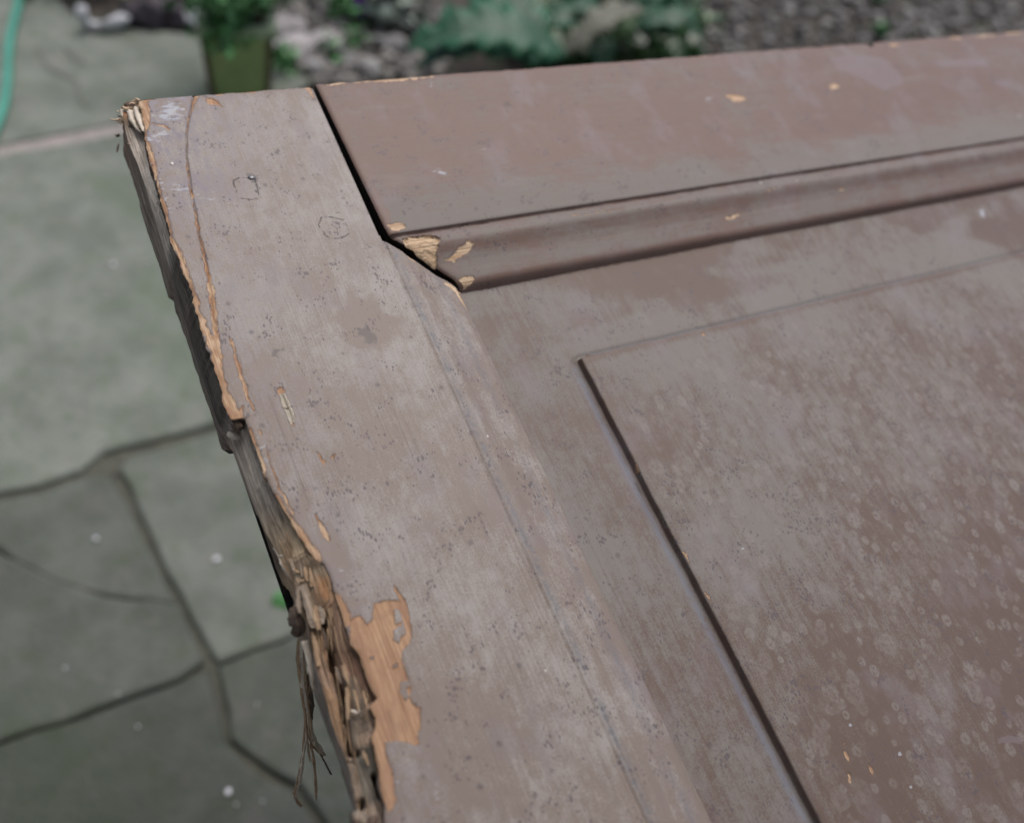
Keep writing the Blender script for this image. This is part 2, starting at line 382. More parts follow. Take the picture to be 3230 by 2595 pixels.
# --- bare patches on the stile (photograph frame)
z6 = lambda p: zz(1.9357, (800, 1700), p)
z6b = lambda p: zz(3.1775, (900, 2050), p)
z5 = lambda p: zz(1.7325, (500, 900), p)
z5b = lambda p: zz(3.85, (840, 1650), p)
z4 = lambda p: zz(2.31, (300, 250), p)
z4n = lambda p: zz(3.15, (600, 1150), p)
z3n = lambda p: zz(4.1233, (350, 280), p)
z3b = lambda p: zz(4.81, (1150, 640), p)
zr3 = lambda p: zz(1.753, (2000, 0), p)
zr4 = lambda p: zz(1.508, (1800, 400), p)
z6p = lambda p: zz(2.953, (2500, 2100), p)
zr7 = lambda p: zz(2.156, (1000, 600), p)
zr2 = lambda p: zz(1.797, (900, 0), p)
big = uv(z6([(865, 280), (905, 340), (945, 430), (965, 540), (960, 630), (905, 680), (910, 740), (940, 830), (965, 900), (960, 990), (1025, 1030), (1030, 1110), (1000, 1180), (1010, 1250), (985, 1255), (880, 1230), (795, 1235),
    (800, 1300), (830, 1380), (860, 1480), (872, 1600), (850, 1640), (822, 1670), (795, 1610), (765, 1520), (750, 1430), (735, 1310), (700, 1190), (715, 1100), (690, 1030), (700, 1000), (660, 870), (610, 770), (590, 620), (590, 520), (605, 470), (650, 470), (700, 520), (730, 480), (735, 390), (800, 370), (885, 378), (868, 320)]))
holes = [uv(z6(p)) for p in ([(860, 430), (885, 425), (905, 470), (925, 540), (930, 580), (900, 590), (890, 640), (855, 610), (850, 560), (875, 540), (905, 520), (900, 500), (870, 520), (862, 480)],
    [(905, 870), (945, 865), (960, 900), (930, 905), (955, 960), (930, 985), (900, 950), (890, 920)], [(845, 775), (885, 745), (880, 775), (850, 790)], [(710, 715), (740, 710), (735, 730), (715, 735)])]
def warp(P, a, s, k): return P + a * np.column_stack([fbm(P[:, 0] / s, P[:, 1] / s, k, 3) - .5, fbm(P[:, 0] / s, P[:, 1] / s, k + 7, 3) - .5]) * 2
def sp(zf, pts, w): return strip(uv(zf(pts)), w)
BARE = [big,
    sp(z3n, [(1110, 60), (1085, 150), (1030, 300), (1000, 470), (990, 600), (985, 880), (1000, 1080), (1030, 1270), (1060, 1420)], [3.3, 2.0, .6, .6, .3, .3, .6, .9, 1.0]),
    sp(z4, [(715, 900), (735, 1000), (755, 1130), (785, 1230), (800, 1320), (830, 1480), (855, 1650), (872, 1732)], [.7, 1.0, .9, 1.3, 1.4, 1.9, 2.3, 2.2]),
    sp(z5, [(283, 0), (300, 130), (310, 250), (318, 320), (330, 420), (345, 500)], [2.6, 2.5, 2.4, 3.8, 3.2, 2.0]),
    uv(z5([(285, 290), (330, 300), (320, 400), (345, 480), (370, 520), (385, 590), (425, 640), (435, 680), (460, 655), (470, 720), (405, 740), (365, 680), (345, 580), (315, 480), (290, 400)])),
    uv(z5([(385, 275), (405, 300), (425, 380), (450, 440), (475, 530), (490, 590), (505, 640), (495, 640), (468, 590), (450, 520), (425, 440), (405, 360)])),
    sp(z5, [(505, 640), (530, 715)], [1.2, .3]), sp(z5, [(555, 790), (566, 820)], [1.5, .8]), sp(z5, [(585, 880), (620, 990), (660, 1110), (690, 1150), (735, 1250)], [.4, .4, .8, 1.4, .4]),
    sp(z5, [(500, 780), (535, 890), (575, 1000), (590, 1060)], [1.5, 1.8, 2.2, 1.0]),
    sp(z5, [(640, 1140), (700, 1250), (750, 1320), (800, 1390), (850, 1460), (880, 1510)], [1.6, 2.2, 3.6, 4.2, 4, 2]),
    sp(z5, [(862, 1250), (900, 1330), (930, 1390)], [.8, 2.2, .8]),
    sp(z3n, [(395, 150), (420, 300), (450, 440), (440, 560)], [7, 6, 5, 2]), sp(z3n, [(410, 150), (580, 120)], [3.0, 1.6]), sp(z3n, [(540, 430), (690, 490), (760, 525)], [.9, 1.8, 1.2]),
    sp(z3n, [(455, 680), (510, 830), (560, 1000), (600, 1200), (640, 1400), (690, 1560)], [1.6, 2.6, 1.6, 1.2, 1.3, 2.0]),
    sp(z4, [(515, 980), (550, 1150), (620, 1280), (660, 1400), (710, 1560), (745, 1650)], [1.5, 2.0, 2.5, 2.6, 3.0, 2.5]),
    uv(z4([(805, 140), (860, 135), (900, 190), (840, 185), (815, 165)])), sp(z4, [(870, 160), (930, 205)], [2.2, .4]),
    sp(z5, [(175, 60), (240, 200), (290, 330), (330, 450)], [2.5, 3, 2.5, 2]),
    sp(z5b, [(820, 840), (880, 930), (960, 1080), (1000, 1250)], [1.5, 3, 4, 3]), sp(z5b, [(660, 20), (720, 130), (765, 230)], [1.2, 3.2, 1.0]),
    uv(z5([(650, 560), (672, 553), (690, 580), (680, 600), (655, 590)])), uv(z5([(860, 900), (890, 940), (915, 965), (910, 985), (880, 955)])), sp(z5, [(945, 945), (958, 915)], [1.3, .5]), sp(z5, [(715, 745), (738, 765)], [1.0, .8]),
    sp(zr2, [(0, 480), (60, 480), (130, 495), (160, 560)], [2.5, 2.5, 3.0, .8])]
GOUGE = [uv(z5([(658, 590), (690, 590), (715, 640), (740, 700), (748, 745), (720, 755), (695, 700), (670, 650)]))]
WHITE = [uv(z4([(430, 260), (520, 170), (620, 180), (640, 270), (560, 300), (480, 320)])), uv(z4([(380, 400), (470, 370), (520, 400), (450, 450), (400, 440)])), sp(z4, [(555, 765), (600, 785), (660, 800)], [2.6, 2.6, .8]),
    sp(z4, [(660, 800), (760, 835), (900, 865), (1035, 892)], [.6, .9, 1.0, .8]), sp(z4, [(445, 580), (455, 690), (480, 790)], [2.0, 2.2, 2.2]), sp(z4, [(500, 850), (540, 960)], 3.0), sp(z4, [(690, 1440), (705, 1500)], 1.2), sp(z4, [(700, 1527), (728, 1530)], .9),
    sp(z5, [(555, 840), (575, 920), (600, 1010)], [.8, 1.6, 1.2]), sp(z5, [(640, 1090), (660, 1160), (675, 1180)], [1, 2, .8]), uv(z6([(860, 1440), (885, 1465), (870, 1475)])), uv(z6([(925, 1235), (965, 1235), (965, 1250), (930, 1248)])),
    uv(z6([(1090, 1490), (1135, 1490), (1130, 1530), (1135, 1590), (1125, 1590), (1115, 1540)])), sp(z5, [(990, 1545), (998, 1562)], 1.0), sp(z4, [(600, 118), (640, 122)], 1.0)]
PLUG = [uv(z4(p)) for p in ([(1045, 862), (1015, 780), (1005, 740), (1060, 715), (1165, 725), (1180, 790), (1195, 865), (1130, 880), (1050, 868)],)]
PLUG2 = uv(zz(1.96, (0, 0), [(2010, 1450), (1970, 1390), (1985, 1345), (2060, 1345), (2130, 1360), (2160, 1440), (2110, 1475), (2040, 1475), (2005, 1450)]))
LINES = PLUG + [PLUG2] + [uv(z5(p)) for p in ([(780, 460), (830, 560), (830, 640), (890, 720), (960, 820)], [(600, 270), (615, 340)], [(740, 1060), (800, 1110)], [(790, 1130), (870, 1260), (960, 1380), (1020, 1480)],
    [(930, 1080), (1000, 1280), (1060, 1420)], [(1240, 1200), (1320, 1400), (1360, 1560)], [(1040, 760), (1120, 900), (1180, 1060), (1280, 1260)], [(480, 460), (440, 380), (380, 260)])] + \
    [uv(z6(p)) for p in ([(700, 60), (760, 200), (790, 300)], [(990, 200), (1040, 380), (1100, 560), (1160, 760)], [(1000, 800), (1090, 1020), (1180, 1250), (1260, 1480)], [(1190, 300), (1290, 560), (1340, 700)], [(640, 620), (700, 770), (760, 900), (790, 1000)], [(490, 330), (540, 440), (580, 540), (600, 640)])]
DARKP = [uv(zr7([(300, 960), (345, 930), (395, 1000), (380, 1060), (330, 1040)])), uv(z5([(1095, 235), (1150, 245), (1185, 290), (1150, 325), (1105, 285)])), uv(z4([(1120, 700), (1180, 700), (1190, 740), (1140, 745)])), uv(z5([(960, 1235), (990, 1240), (985, 1275), (960, 1265)])), uv(z5([(620, 350), (670, 345), (660, 400), (630, 395)]))]
REDP = [uv(z5([(1040, 60), (1200, 100), (1290, 220), (1180, 330), (1040, 240)])), uv(z5([(860, 1420), (940, 1400), (1010, 1540), (1000, 1700), (900, 1660)])), uv(z5([(350, 360), (420, 500), (430, 620), (380, 540)])), uv(z4([(380, 130), (680, 100), (640, 180), (420, 200)])), uv(z6([(400, 100), (520, 200), (590, 420), (560, 460), (470, 300)])), uv(z5([(690, 1130), (780, 1180), (790, 1240), (730, 1240)]))]
BAND = []

# ---- left stile
vr = np.concatenate([np.arange(0, 442, .42), np.linspace(442, DL, 60)])
nv = len(vr)
jit = (fbm(vr / 3.0, vr * 0, 3, 4) - .5) * 1.6 + (fbm(vr / 14., vr * 0, 5, 3) - .5) * 1.0
uT = np.interp(vr, Tt[:, 1], Tt[:, 0]) + jit * np.interp(vr, [0, 190, 200, 260, 440], [1, 1, .8, .55, .5])
uE1 = np.interp(vr, E1t[:, 1], E1t[:, 0]); d1 = np.interp(vr, E1t[:, 1], E1t[:, 2])
uE2 = np.interp(vr, E2t[:, 1], E2t[:, 0]) + (fbm(vr / 6., vr * 0, 9, 3) - .5) * .7; d2 = np.interp(vr, E2t[:, 1], E2t[:, 2])
far = vr > 442
for a, c in ((uT, -9.), (uE1, -9.), (uE2, -9.)): a[far] = c
dT = np.interp(vr, [0, 8, 40, 85, 100, 185, 197, 204, 255, 262, 300, 320, 380, 440], [7, 8, 8, 6, 1.5, 1.5, 4, 6, 4.5, 2.5, 2.5, 4, 6, 5])
amp = np.interp(vr, [0, 10, 30, 100, 190, 200, 255, 265, 300, 320, 440], [1.3, .8, .35, .3, .3, .3, .45, .62, .42, .38, .38])
uE1 = np.minimum(uE1, uT - .4)
sm = sstep(198.5, 200, vr) * sstep(240, 236, vr); uE2 = uE2 + (uE1 + .3 - uE2) * sm; d2 = d2 + (d1 + 7 - d2) * sm
nA, nB, nC, nD, nTop = 9, 34, 26, 4, 232
cols_u, cols_h, zone, sval = [], [], [], []
und = np.interp(vr, [0, 190, 200, 255, 265, 440], [.2, .2, 1.6, 1.0, .3, .3])
lin = lambda n: np.linspace(0, 1, n, endpoint=False)
for s in lin(nD): cols_u.append(uE2 + (1 - s) * 3.0); cols_h.append(-np.minimum(TH, d2 + 6) + s * (np.minimum(TH, d2 + 6) - d2)); zone.append(0); sval.append(0)
for s in lin(nC):                                # bottom arris -> ledge arris
    cols_u.append(uE2 + (uE1 - uE2) * s); cols_h.append(-d2 + (d2 - d1) * s); zone.append(1); sval.append(s)
for s in lin(nB):                                # ledge
    cols_u.append(uE1 + (uT + und - uE1) * s); cols_h.append(-d1 + (d1 - dT) * s); zone.append(2); sval.append(s)
for s in lin(nA):                                # break wall under the paint
    cols_u.append(uT + und * (1 - s)); cols_h.append(-dT * (1 - s) - .7 * s); zone.append(3); sval.append(s)
cu = np.r_[0, .004, .009, .016, np.linspace(.022, 1, nTop - 4)]
for c in cu:
    cols_u.append(uT + (UJ - uT) * c); cols_h.append(np.zeros(nv)); zone.append(4); sval.append(c)
Ug = np.array(cols_u).T; Hg = np.array(cols_h).T; Zn = np.broadcast_to(np.array(zone), Ug.shape); Sv = np.broadcast_to(np.array(sval), Ug.shape)
Vg = np.repeat(vr[:, None], Ug.shape[1], 1)
top = Zn == 4
# arris rounding at the torn side, the shoulder and the end
Hg = np.where(top, -.75 * np.exp(-((Ug - uT[:, None]) / .7)) - 1.1 * np.exp(-((UJ - Ug) / .8)) * (Vg < VJ) - .8 * np.exp(-Vg / .9), Hg)
# fibres of the torn ledges
_a = vnoise(Ug / 1.5 + fbm(Vg / 30, Ug / 9, 4, 2) * 3, Vg / 45, 11); _b = vnoise(Ug / .7 + fbm(Vg / 20, Ug / 9, 14, 2) * 3, Vg / 28, 12)
fib = .55 - 1.6 * np.abs(_a - .5) * 2 * .6 - .7 * np.abs(_b - .5) * 2 * .6
rib = (fbm(Ug / 3.4 + fbm(Vg / 60, Ug / 20, 6, 2) * 2, Vg / 55, 21, 3) - .5) * 2
env = np.where(Zn == 2, np.sin(np.pi * np.clip(Sv, 0.02, 1)) ** .5, np.where(Zn == 1, .35 * np.sin(np.pi * Sv) ** .5, np.where(Zn == 3, .25, 0)))
Hg = Hg + env * amp[:, None] * (fib * .9 + rib * 1.0)
Ug = Ug + np.where((Zn == 1) | (Zn == 3), (fbm(Hg / 2.5, Vg / 30, 31, 3) - .5) * 1.2, 0) * (Zn != 4)
P = np.column_stack([Ug.ravel(), Vg.ravel()]); n = len(P); A = attrs0(n)
tv = top.ravel()
A['a_bare'] = np.where(tv, poly_sd(warp(P, .9, 3, 703), BARE), -6)
A['a_bare'] = np.minimum(A['a_bare'], -poly_sd(P, holes)); A['a_fresh'] = .75 * sstep(.42, .68, fbm(P[:, 0] / 3, P[:, 1] / 9, 511, 4)) * (1 - .8 * sstep(255, 290, P[:, 1]))
edge = np.clip(-.45 + (fbm(P[:, 1] / 9, P[:, 0] * 0, 41, 4) - .5) * 7 - (P[:, 0] - np.repeat(uT, Ug.shape[1])), -6, 3)
A['a_bare'] = np.where(tv & (P[:, 1] < 440), np.maximum(A['a_bare'], edge), A['a_bare'])
endb = .2 + (fbm(P[:, 0] / 6, P[:, 1] * 0, 44, 3) - .5) * 5 - P[:, 1]
A['a_bare'] = np.where(tv, np.maximum(A['a_bare'], np.clip(endb, -6, 3)), A['a_bare'])
gs = poly_sd(P, GOUGE)
A['a_raw'] = np.where(tv, gs, 6.)
TINT = {0: (.05, .046, .043), 3: (.16, .125, .10)}
tint = np.zeros((n, 4)); tint[:, 3] = 1
def ramp(v, xs, cs): return np.column_stack([np.interp(v, xs, [c[i] for c in cs]) for i in range(3)])
v_ = P[:, 1]; zn = Zn.ravel(); sv = Sv.ravel()
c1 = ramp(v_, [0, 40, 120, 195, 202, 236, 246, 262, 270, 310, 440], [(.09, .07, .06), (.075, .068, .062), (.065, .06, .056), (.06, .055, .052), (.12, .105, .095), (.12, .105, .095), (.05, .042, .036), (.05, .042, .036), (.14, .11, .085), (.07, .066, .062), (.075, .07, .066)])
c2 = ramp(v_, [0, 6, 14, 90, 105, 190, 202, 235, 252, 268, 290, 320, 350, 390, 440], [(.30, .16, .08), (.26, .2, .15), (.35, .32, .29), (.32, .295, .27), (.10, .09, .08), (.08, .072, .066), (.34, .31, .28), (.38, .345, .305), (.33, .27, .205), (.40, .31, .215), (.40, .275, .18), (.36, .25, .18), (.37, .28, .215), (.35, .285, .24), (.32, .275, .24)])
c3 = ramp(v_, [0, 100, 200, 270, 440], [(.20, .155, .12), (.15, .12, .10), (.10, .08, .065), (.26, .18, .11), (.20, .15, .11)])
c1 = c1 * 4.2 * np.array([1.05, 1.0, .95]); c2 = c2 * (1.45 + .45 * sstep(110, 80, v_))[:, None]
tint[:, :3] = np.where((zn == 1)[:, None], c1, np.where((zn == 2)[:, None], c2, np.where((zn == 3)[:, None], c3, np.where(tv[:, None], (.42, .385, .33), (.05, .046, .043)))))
# ribs catch different tones in the rotten length
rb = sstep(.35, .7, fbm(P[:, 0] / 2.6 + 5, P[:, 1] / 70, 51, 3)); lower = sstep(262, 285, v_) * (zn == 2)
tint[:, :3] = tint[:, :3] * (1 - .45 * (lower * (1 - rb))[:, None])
org = sstep(.56, .7, fbm(P[:, 0] / 2.2, P[:, 1] / 46, 61, 3)) * lower
tint[:, :3] = tint[:, :3] * (1 - .55 * org[:, None]) + .55 * org[:, None] * np.array([.40, .22, .11])
ZT = [(z5b([(290, 420), (480, 380), (640, 470), (760, 560), (800, 820), (770, 980), (700, 1060), (690, 1230), (620, 1310), (520, 1250), (440, 1060), (350, 1000), (300, 800)]), -6, (.33, .26, .19)), (z5b([(610, 640), (760, 680), (790, 900), (720, 1000), (640, 900)]), -4, (.37, .21, .115)),
    (z5b([(700, 1020), (840, 840), (960, 1250), (1040, 1480), (1120, 1732), (880, 1732), (760, 1400)]), -5, (.26, .175, .13)), (z6b([(540, 0), (760, 0), (870, 300), (950, 520), (840, 520), (700, 280), (600, 190)]), -5, (.285, .18, .135)),
    (z6b([(560, 200), (700, 290), (840, 540), (830, 620), (870, 800), (780, 860), (700, 1010), (640, 880), (600, 560)]), -6, (.27, .225, .18)), (z6b([(640, 1080), (780, 960), (890, 950), (940, 1260), (990, 1500), (860, 1540), (760, 1560), (680, 1240)]), -7, (.205, .185, .155)),
    (z6b([(285, 40), (345, 40), (430, 330), (520, 520), (620, 900), (650, 1080), (600, 1080), (530, 860), (430, 540), (350, 340)]), -10, (.40, .29, .215)), (z6b([(410, 400), (450, 390), (530, 580), (600, 850), (600, 950), (540, 800), (480, 600)]), -9, (.45, .275, .145)), (z6b([(640, 1150), (690, 1180), (770, 1540), (730, 1590), (690, 1500)]), -10, (.38, .285, .225))]
Pw = warp(P, 1.2, 5, 601)
for px_, hh_, c_ in ZT:
    k_ = sstep(-.8, .8, poly_sd(Pw, [uv(px_, hh_)], 4)) * (zn == 2); tint[:, :3] = tint[:, :3] * (1 - k_[:, None]) + k_[:, None] * np.array(c_)
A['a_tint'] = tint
A['a_white'] = np.where(tv, poly_sd(P, WHITE, 6), -16); A['a_white'][A['a_white'] <= -5.9] = -16
A['a_line'] = np.where(tv, line_d(warp(P, 1.3, 4, 301), LINES[2:]) * 1.3 + .2, 6); A['a_line'] = np.where(tv, np.minimum(A['a_line'], line_d(warp(P, .45, 2.5, 309), LINES[:1]) - .07), A['a_line']); A['a_line'] = np.where(tv, np.minimum(A['a_line'], line_d(warp(P, .6, 2.5, 309), LINES[1:2]) + .04), A['a_line']); A['a_dark'] = np.where(tv, poly_sd(warp(P, 3, 5, 305), DARKP), -6)
A['a_red'] = sstep(-6, 3, poly_sd(warp(P, 11, 12, 303), REDP, 6)) * .5 + .5 * np.exp(-np.clip(P[:, 0] - np.repeat(uT, Ug.shape[1]), 0, 99) / 4) * tv + .5 * np.exp(-np.clip(P[:, 1], 0, 99) / 3)
A['a_vio'] = .85 * np.exp(-(P[:, 1] / 70) ** 2) * np.exp(-(P[:, 0] / 60) ** 2) + .3 * np.exp(-((P[:, 0] - 10) / 16) ** 2)
A['a_pale'] = .06 * sstep(60, 20, np.abs(P[:, 1] - 120)) + .0
A['a_chk'] = .1 + .9 * sstep(90, 210, P[:, 1] + 30 * (fbm(P[:, 0] / 18, P[:, 1] / 60, 311, 2) - .5))
# relief: paint film missing, crack valley, gouge, rotten valley
Hf = Hg.ravel()
Hf = Hf - np.where(tv, .35 * sstep(-.2, .3, A['a_bare']), 0) - np.where(tv, 1.3 * sstep(0, 2.2, gs), 0)
crack = line_d(P, [uv(z4([(720, 100), (690, 250), (665, 400), (665, 560), (690, 720), (705, 850), (735, 980), (755, 1130), (800, 1300), (835, 1500), (860, 1732)])), uv(z5([(290, 130), (312, 260)]))])
Hf = Hf - np.where(tv, 1.0 * np.exp(-(crack / .45) ** 2), 0)
A['a_line'] = np.where(tv, np.minimum(A['a_line'], crack + .12 + 1.2 * (fbm(P[:, 1] / 4, P[:, 0] / 4, 71, 2) < .5)), A['a_line'])
valley = line_d(P, [uv(z6b([(480, 0), (520, 200), (570, 350), (600, 600), (640, 880), (680, 1010), (730, 1020)]), -6), uv(z6b([(560, 300), (620, 480)]), -6), uv(z5b([(690, 1130), (750, 1330), (800, 1500), (830, 1732)]), -5), uv(z5b([(440, 1060), (510, 1130), (520, 1260), (560, 1280), (640, 1310)]), -9), uv(z6b([(780, 1510), (790, 1550)]), -7), uv(z6b([(900, 1260), (960, 1460)]), -6)])
raise_ = sstep(-.6, .6, poly_sd(P, [uv(ZT[6][0], -10), uv(ZT[8][0], -10), uv(z6b([(660, 640), (740, 720), (760, 960), (690, 1010), (650, 880)]), -6), uv(ZT[0][0], -6)], 4)) * (zn == 2)
Hf = Hf + 1.6 * raise_
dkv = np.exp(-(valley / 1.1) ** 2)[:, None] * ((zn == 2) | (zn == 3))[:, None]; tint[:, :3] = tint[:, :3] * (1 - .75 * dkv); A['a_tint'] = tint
Hf = Hf - np.where((zn == 2) | (zn == 3), 9 * np.exp(-(valley / 1.0) ** 2), 0)
Hf = Hf + np.where(tv, (fbm(P[:, 0] / 25, P[:, 1] / 60, 81, 3) - .5) * .5, 0)
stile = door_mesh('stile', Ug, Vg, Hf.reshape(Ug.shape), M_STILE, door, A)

# end grain and shoulder walls of the stile
M_DIRT_SHADE = simple('grimy_shaded_timber_edge', (.010, .008, .007), (.028, .021, .017), 300, .85, .0004, 600, c2=(.045, .03, .022), s2=90)  # near black: shade of the joint gap put into the grimy edge colour
def wall_strip(name, uvh, mat, parent, depth=TH):
    uvh = np.asarray(uvh, float); top_ = uvh; bot = uvh.copy(); bot[:, 2] = -depth
    me = raw_mesh(name, np.column_stack([np.r_[top_[:, 0], bot[:, 0]], -np.r_[top_[:, 1], bot[:, 1]], np.r_[top_[:, 2], bot[:, 2]]]) / 1000, grid_faces(2, len(uvh)))
    return link(name, me, mat, parent)
wall_strip('end_grain', [(u_, 0.02, -.9) for u_ in np.linspace(0, UJ, 20)], M_DIRT_SHADE, stile)
wall_strip('shoulder', [(UJ, v__, -1.0) for v__ in np.linspace(0, VJ + 1, 40)], M_DIRT_SHADE, stile)

# ---- top rail
def ur_left(v): return np.interp(v, [-2, 0, 60, 105, VJ], [UJ + 2.4, UJ + 2.6, UJ + 4.0, UJ + 5.0, UJ + 5.6])
UR = DW - UJ
ru = np.concatenate([np.linspace(0, 1, 7, endpoint=False) ** 1.5 * 3, np.arange(3, UR - 95 - 5, .85), ])
rv = np.concatenate([np.linspace(0, 1.6, 5), np.arange(2.2, VJ - 1.5, .8), [VJ - 1.3, VJ - .9, VJ - .5, VJ - .2, VJ]])
Vg = np.repeat(rv[:, None], len(ru), 1)
cut = 1.6 * (fbm(np.arange(len(ru)) * .85 / 5, np.zeros(len(ru)), 90, 4) - .45); cut[:4] = 0
Ug = ur_left(Vg) + ru[None, :] * (UR - ur_left(Vg)) / ru.max()
vt = -1.9 + np.clip((fbm(Ug[0] / 7, Ug[0] * 0, 91, 4) - .5) * 1.3, -1, 1) + 5.0 * np.exp(-((Ug[0] - uv((2745, 135))[0, 0]) / 3.5) ** 2)
Vg = Vg + vt[None, :] * np.exp(-Vg / 5)
edge_t = Vg - (Vg[0] * 0 + vt)[None, :]
Hg = -1.3 * np.exp(-edge_t / 1.2) - 1.2 * np.exp(-(Ug - ur_left(Vg)) / 1.1) - .5 * np.exp(-(VJ - Vg) / .5) + (fbm(Ug / 90, Vg / 20, 95, 3) - .5) * .7
P = np.column_stack([Ug.ravel(), Vg.ravel()]); n = len(P); A = attrs0(n)
RB = [uv(z3b([(355, 330), (430, 318), (600, 330), (618, 355), (520, 390), (400, 425), (375, 380)])), uv(zr3([(505, 527), (560, 522), (628, 548), (590, 562), (540, 560)])), uv(zr3([(1085, 470), (1110, 462), (1137, 478), (1120, 496), (1090, 490)])),
    uv(zr2([(195, 462), (330, 448), (420, 435), (640, 428), (770, 425), (880, 418), (850, 430), (780, 440), (700, 455), (620, 462), (580, 468), (520, 460), (420, 462), (360, 468), (260, 480), (210, 485)])),
    uv(zr2([(1090, 395), (1180, 385), (1180, 392), (1100, 402)])), uv(zr3([(1100, 243), (1200, 236), (1195, 246), (1110, 250)])), uv(zr3([(1740, 205), (1810, 202), (1805, 215), (1745, 214)])), uv(zr3([(1900, 192), (1990, 190), (1985, 200), (1900, 203)])), uv(zr3([(2060, 177), (2140, 172), (2140, 185), (2065, 188)])), uv(zr3([(1420, 245), (1470, 236), (1470, 247), (1425, 258)])),
    sp(zr2, [(1230, 595), (1265, 575), (1290, 590)], .5)]
A['a_bare'] = poly_sd(warp(P, 2.0, 3, 705), RB)
te = (edge_t.ravel()); A['a_bare'] = np.maximum(A['a_bare'], np.clip(.2 + 5.0 * (fbm(P[:, 0] / 16, P[:, 0] * 0, 97, 4) - .56) - te, -6, 3))
A['a_fresh'] = np.where(P[:, 0] > 0, .75, .7)
A['a_red'] = 1.7 * sstep(6.0, 4.6, (P[:, 0] - ur_left(P[:, 1])) + (fbm(P[:, 1] / 6, P[:, 0] / 8, 98, 3) - .5) * 4) + .6 * sstep(6, 1, te) + .25 * sstep(.5, .64, fbm(P[:, 0] / 75, P[:, 1] / 20, 99, 3)) + .2 * sstep(98, 66, P[:, 1] + 26 * (fbm(P[:, 0] / 45, P[:, 1] / 16, 402, 3) - .5))
A['a_pale'] = .24 * sstep(30, 4, VJ - P[:, 1] + (fbm(P[:, 0] / 20, P[:, 1] / 9, 100, 3) - .5) * 16)
A['a_lav'] = poly_sd(P, [uv(zr3([(1080, 315), (1250, 305), (1380, 325), (1470, 400), (1490, 470), (1380, 500), (1280, 450), (1120, 380)])), uv(zr3([(1640, 335), (1940, 325), (1960, 370), (1700, 372)])), uv(zr3([(1980, 450), (2090, 440), (2060, 500)]))])
A['a_dark'] = poly_sd(P, [uv(zr2([(1240, 580), (1290, 570), (1290, 600), (1240, 610)])), uv(zr2([(560, 620), (590, 625), (585, 645)]))])
A['a_white'] = poly_sd(P, [uv(zr3([(385, 540), (430, 540), (425, 570), (400, 570)])), uv(zz(1.797, (900, 0), [(1110, 838), (1125, 840), (1120, 852)])), uv(zz(2.156, (1000, 600), [(780, -140), (880, -130), (880, -100), (800, -120)])), uv(zr3([(395, 815), (420, 815), (415, 828)])), uv(zr2([(800, 460), (840, 470), (830, 485)]))]); A['a_white'][A['a_white'] < -5.9] = -16
rail = door_mesh('rail', Ug, Vg, Hg - .35 * sstep(-.2, .3, A['a_bare']).reshape(Ug.shape), M_RAIL, door, A)
wall_strip('shoulder', [(float(ur_left(v__)), v__, -2.3) for v__ in np.linspace(-1.9, VJ, 40)][::-1], M_DIRT_SHADE, rail)
wall_strip('end_grain', list(zip(Ug[0, ::8], Vg[0, ::8], np.full(len(Ug[0, ::8]), -1.6)))[::-1], M_DIRT_SHADE, rail)
bm = bmesh.new(); box_bm(bm, (.060, -.100, -.036), (.16, -.012, -.020)); bm_obj('tenon', bm, M_DIRT_SHADE, rail)

# ---- moulding run round the frame
pw = np.array([0, .5, 1.1, 1.9, 2.6, 5, 7.5, 9, 10.5, 13, 16, 20, 26, 29, 31.5, 33.5, 35, 36.2])
ph = np.array([-.3, -1.5, -2.0, -1.9, -1.5, -1.35, -1.2, -1.4, -1.95, -3.2, -4.7, -6.1, -7.4, -8.0, -8.6, -9.8, -12.4, -14.9])
ww = np.concatenate([np.linspace(0, 3, 11), np.linspace(3.4, 36.2, 62)])
wh = np.interp(ww, pw, ph)
for _ in range(2): wh[1:-1] = (wh[:-2] + 2 * wh[1:-1] + wh[2:]) / 4
# rail run: u along, v across
mu = np.concatenate([np.arange(0, 130, .5), np.arange(130, UR - MW - UJ - 4, 1.0)])
Wg = np.repeat(ww[:, None], len(mu), 1)
gapw = np.interp(Wg[:, 0], [0, 3, 9, 16, 24, 30, 36.2], [5.6, 6.2, 5.0, 4.8, 4.8, 3.8, .8]) + (fbm(ww / 3, ww * 0, 110, 3) - .5) * 1.2
st = UJ + Wg[:, 0] + gapw
Ug = st[:, None] + mu[None, :] * ((UR - MW - 0 - st)[:, None]) / mu.max()
Vg = VJ + Wg + (fbm(Ug / 9, Ug * 0, 521, 4) - .5) * 1.1 * np.exp(-Wg / 2.0) + .15
Hg = np.repeat(wh[:, None], len(mu), 1) + (fbm(Ug / 60, Wg / 12, 111, 3) - .5) * .5
lmask = np.exp(-(Ug - st[:, None]) / 1.3); Hg = Hg - lmask * 1.2
P = np.column_stack([Ug.ravel(), Vg.ravel()]); n = len(P); A = attrs0(n)
CH = [uv(z3b(p), hh) for p, hh in (([(545, 590), (620, 560), (700, 540), (880, 515), (1000, 520), (1160, 575), (1110, 650), (1090, 730), (1105, 800), (1105, 900), (1115, 960), (1080, 1010), (1020, 1000), (900, 900), (800, 800), (720, 720), (640, 680)], -3.5),
    ([(1215, 885), (1350, 790), (1420, 720), (1480, 690), (1590, 640), (1665, 670), (1600, 740), (1500, 790), (1370, 880)], -5.5), ([(1400, 1200), (1500, 1175), (1640, 1160), (1685, 1200), (1560, 1270), (1500, 1310)], -11))]
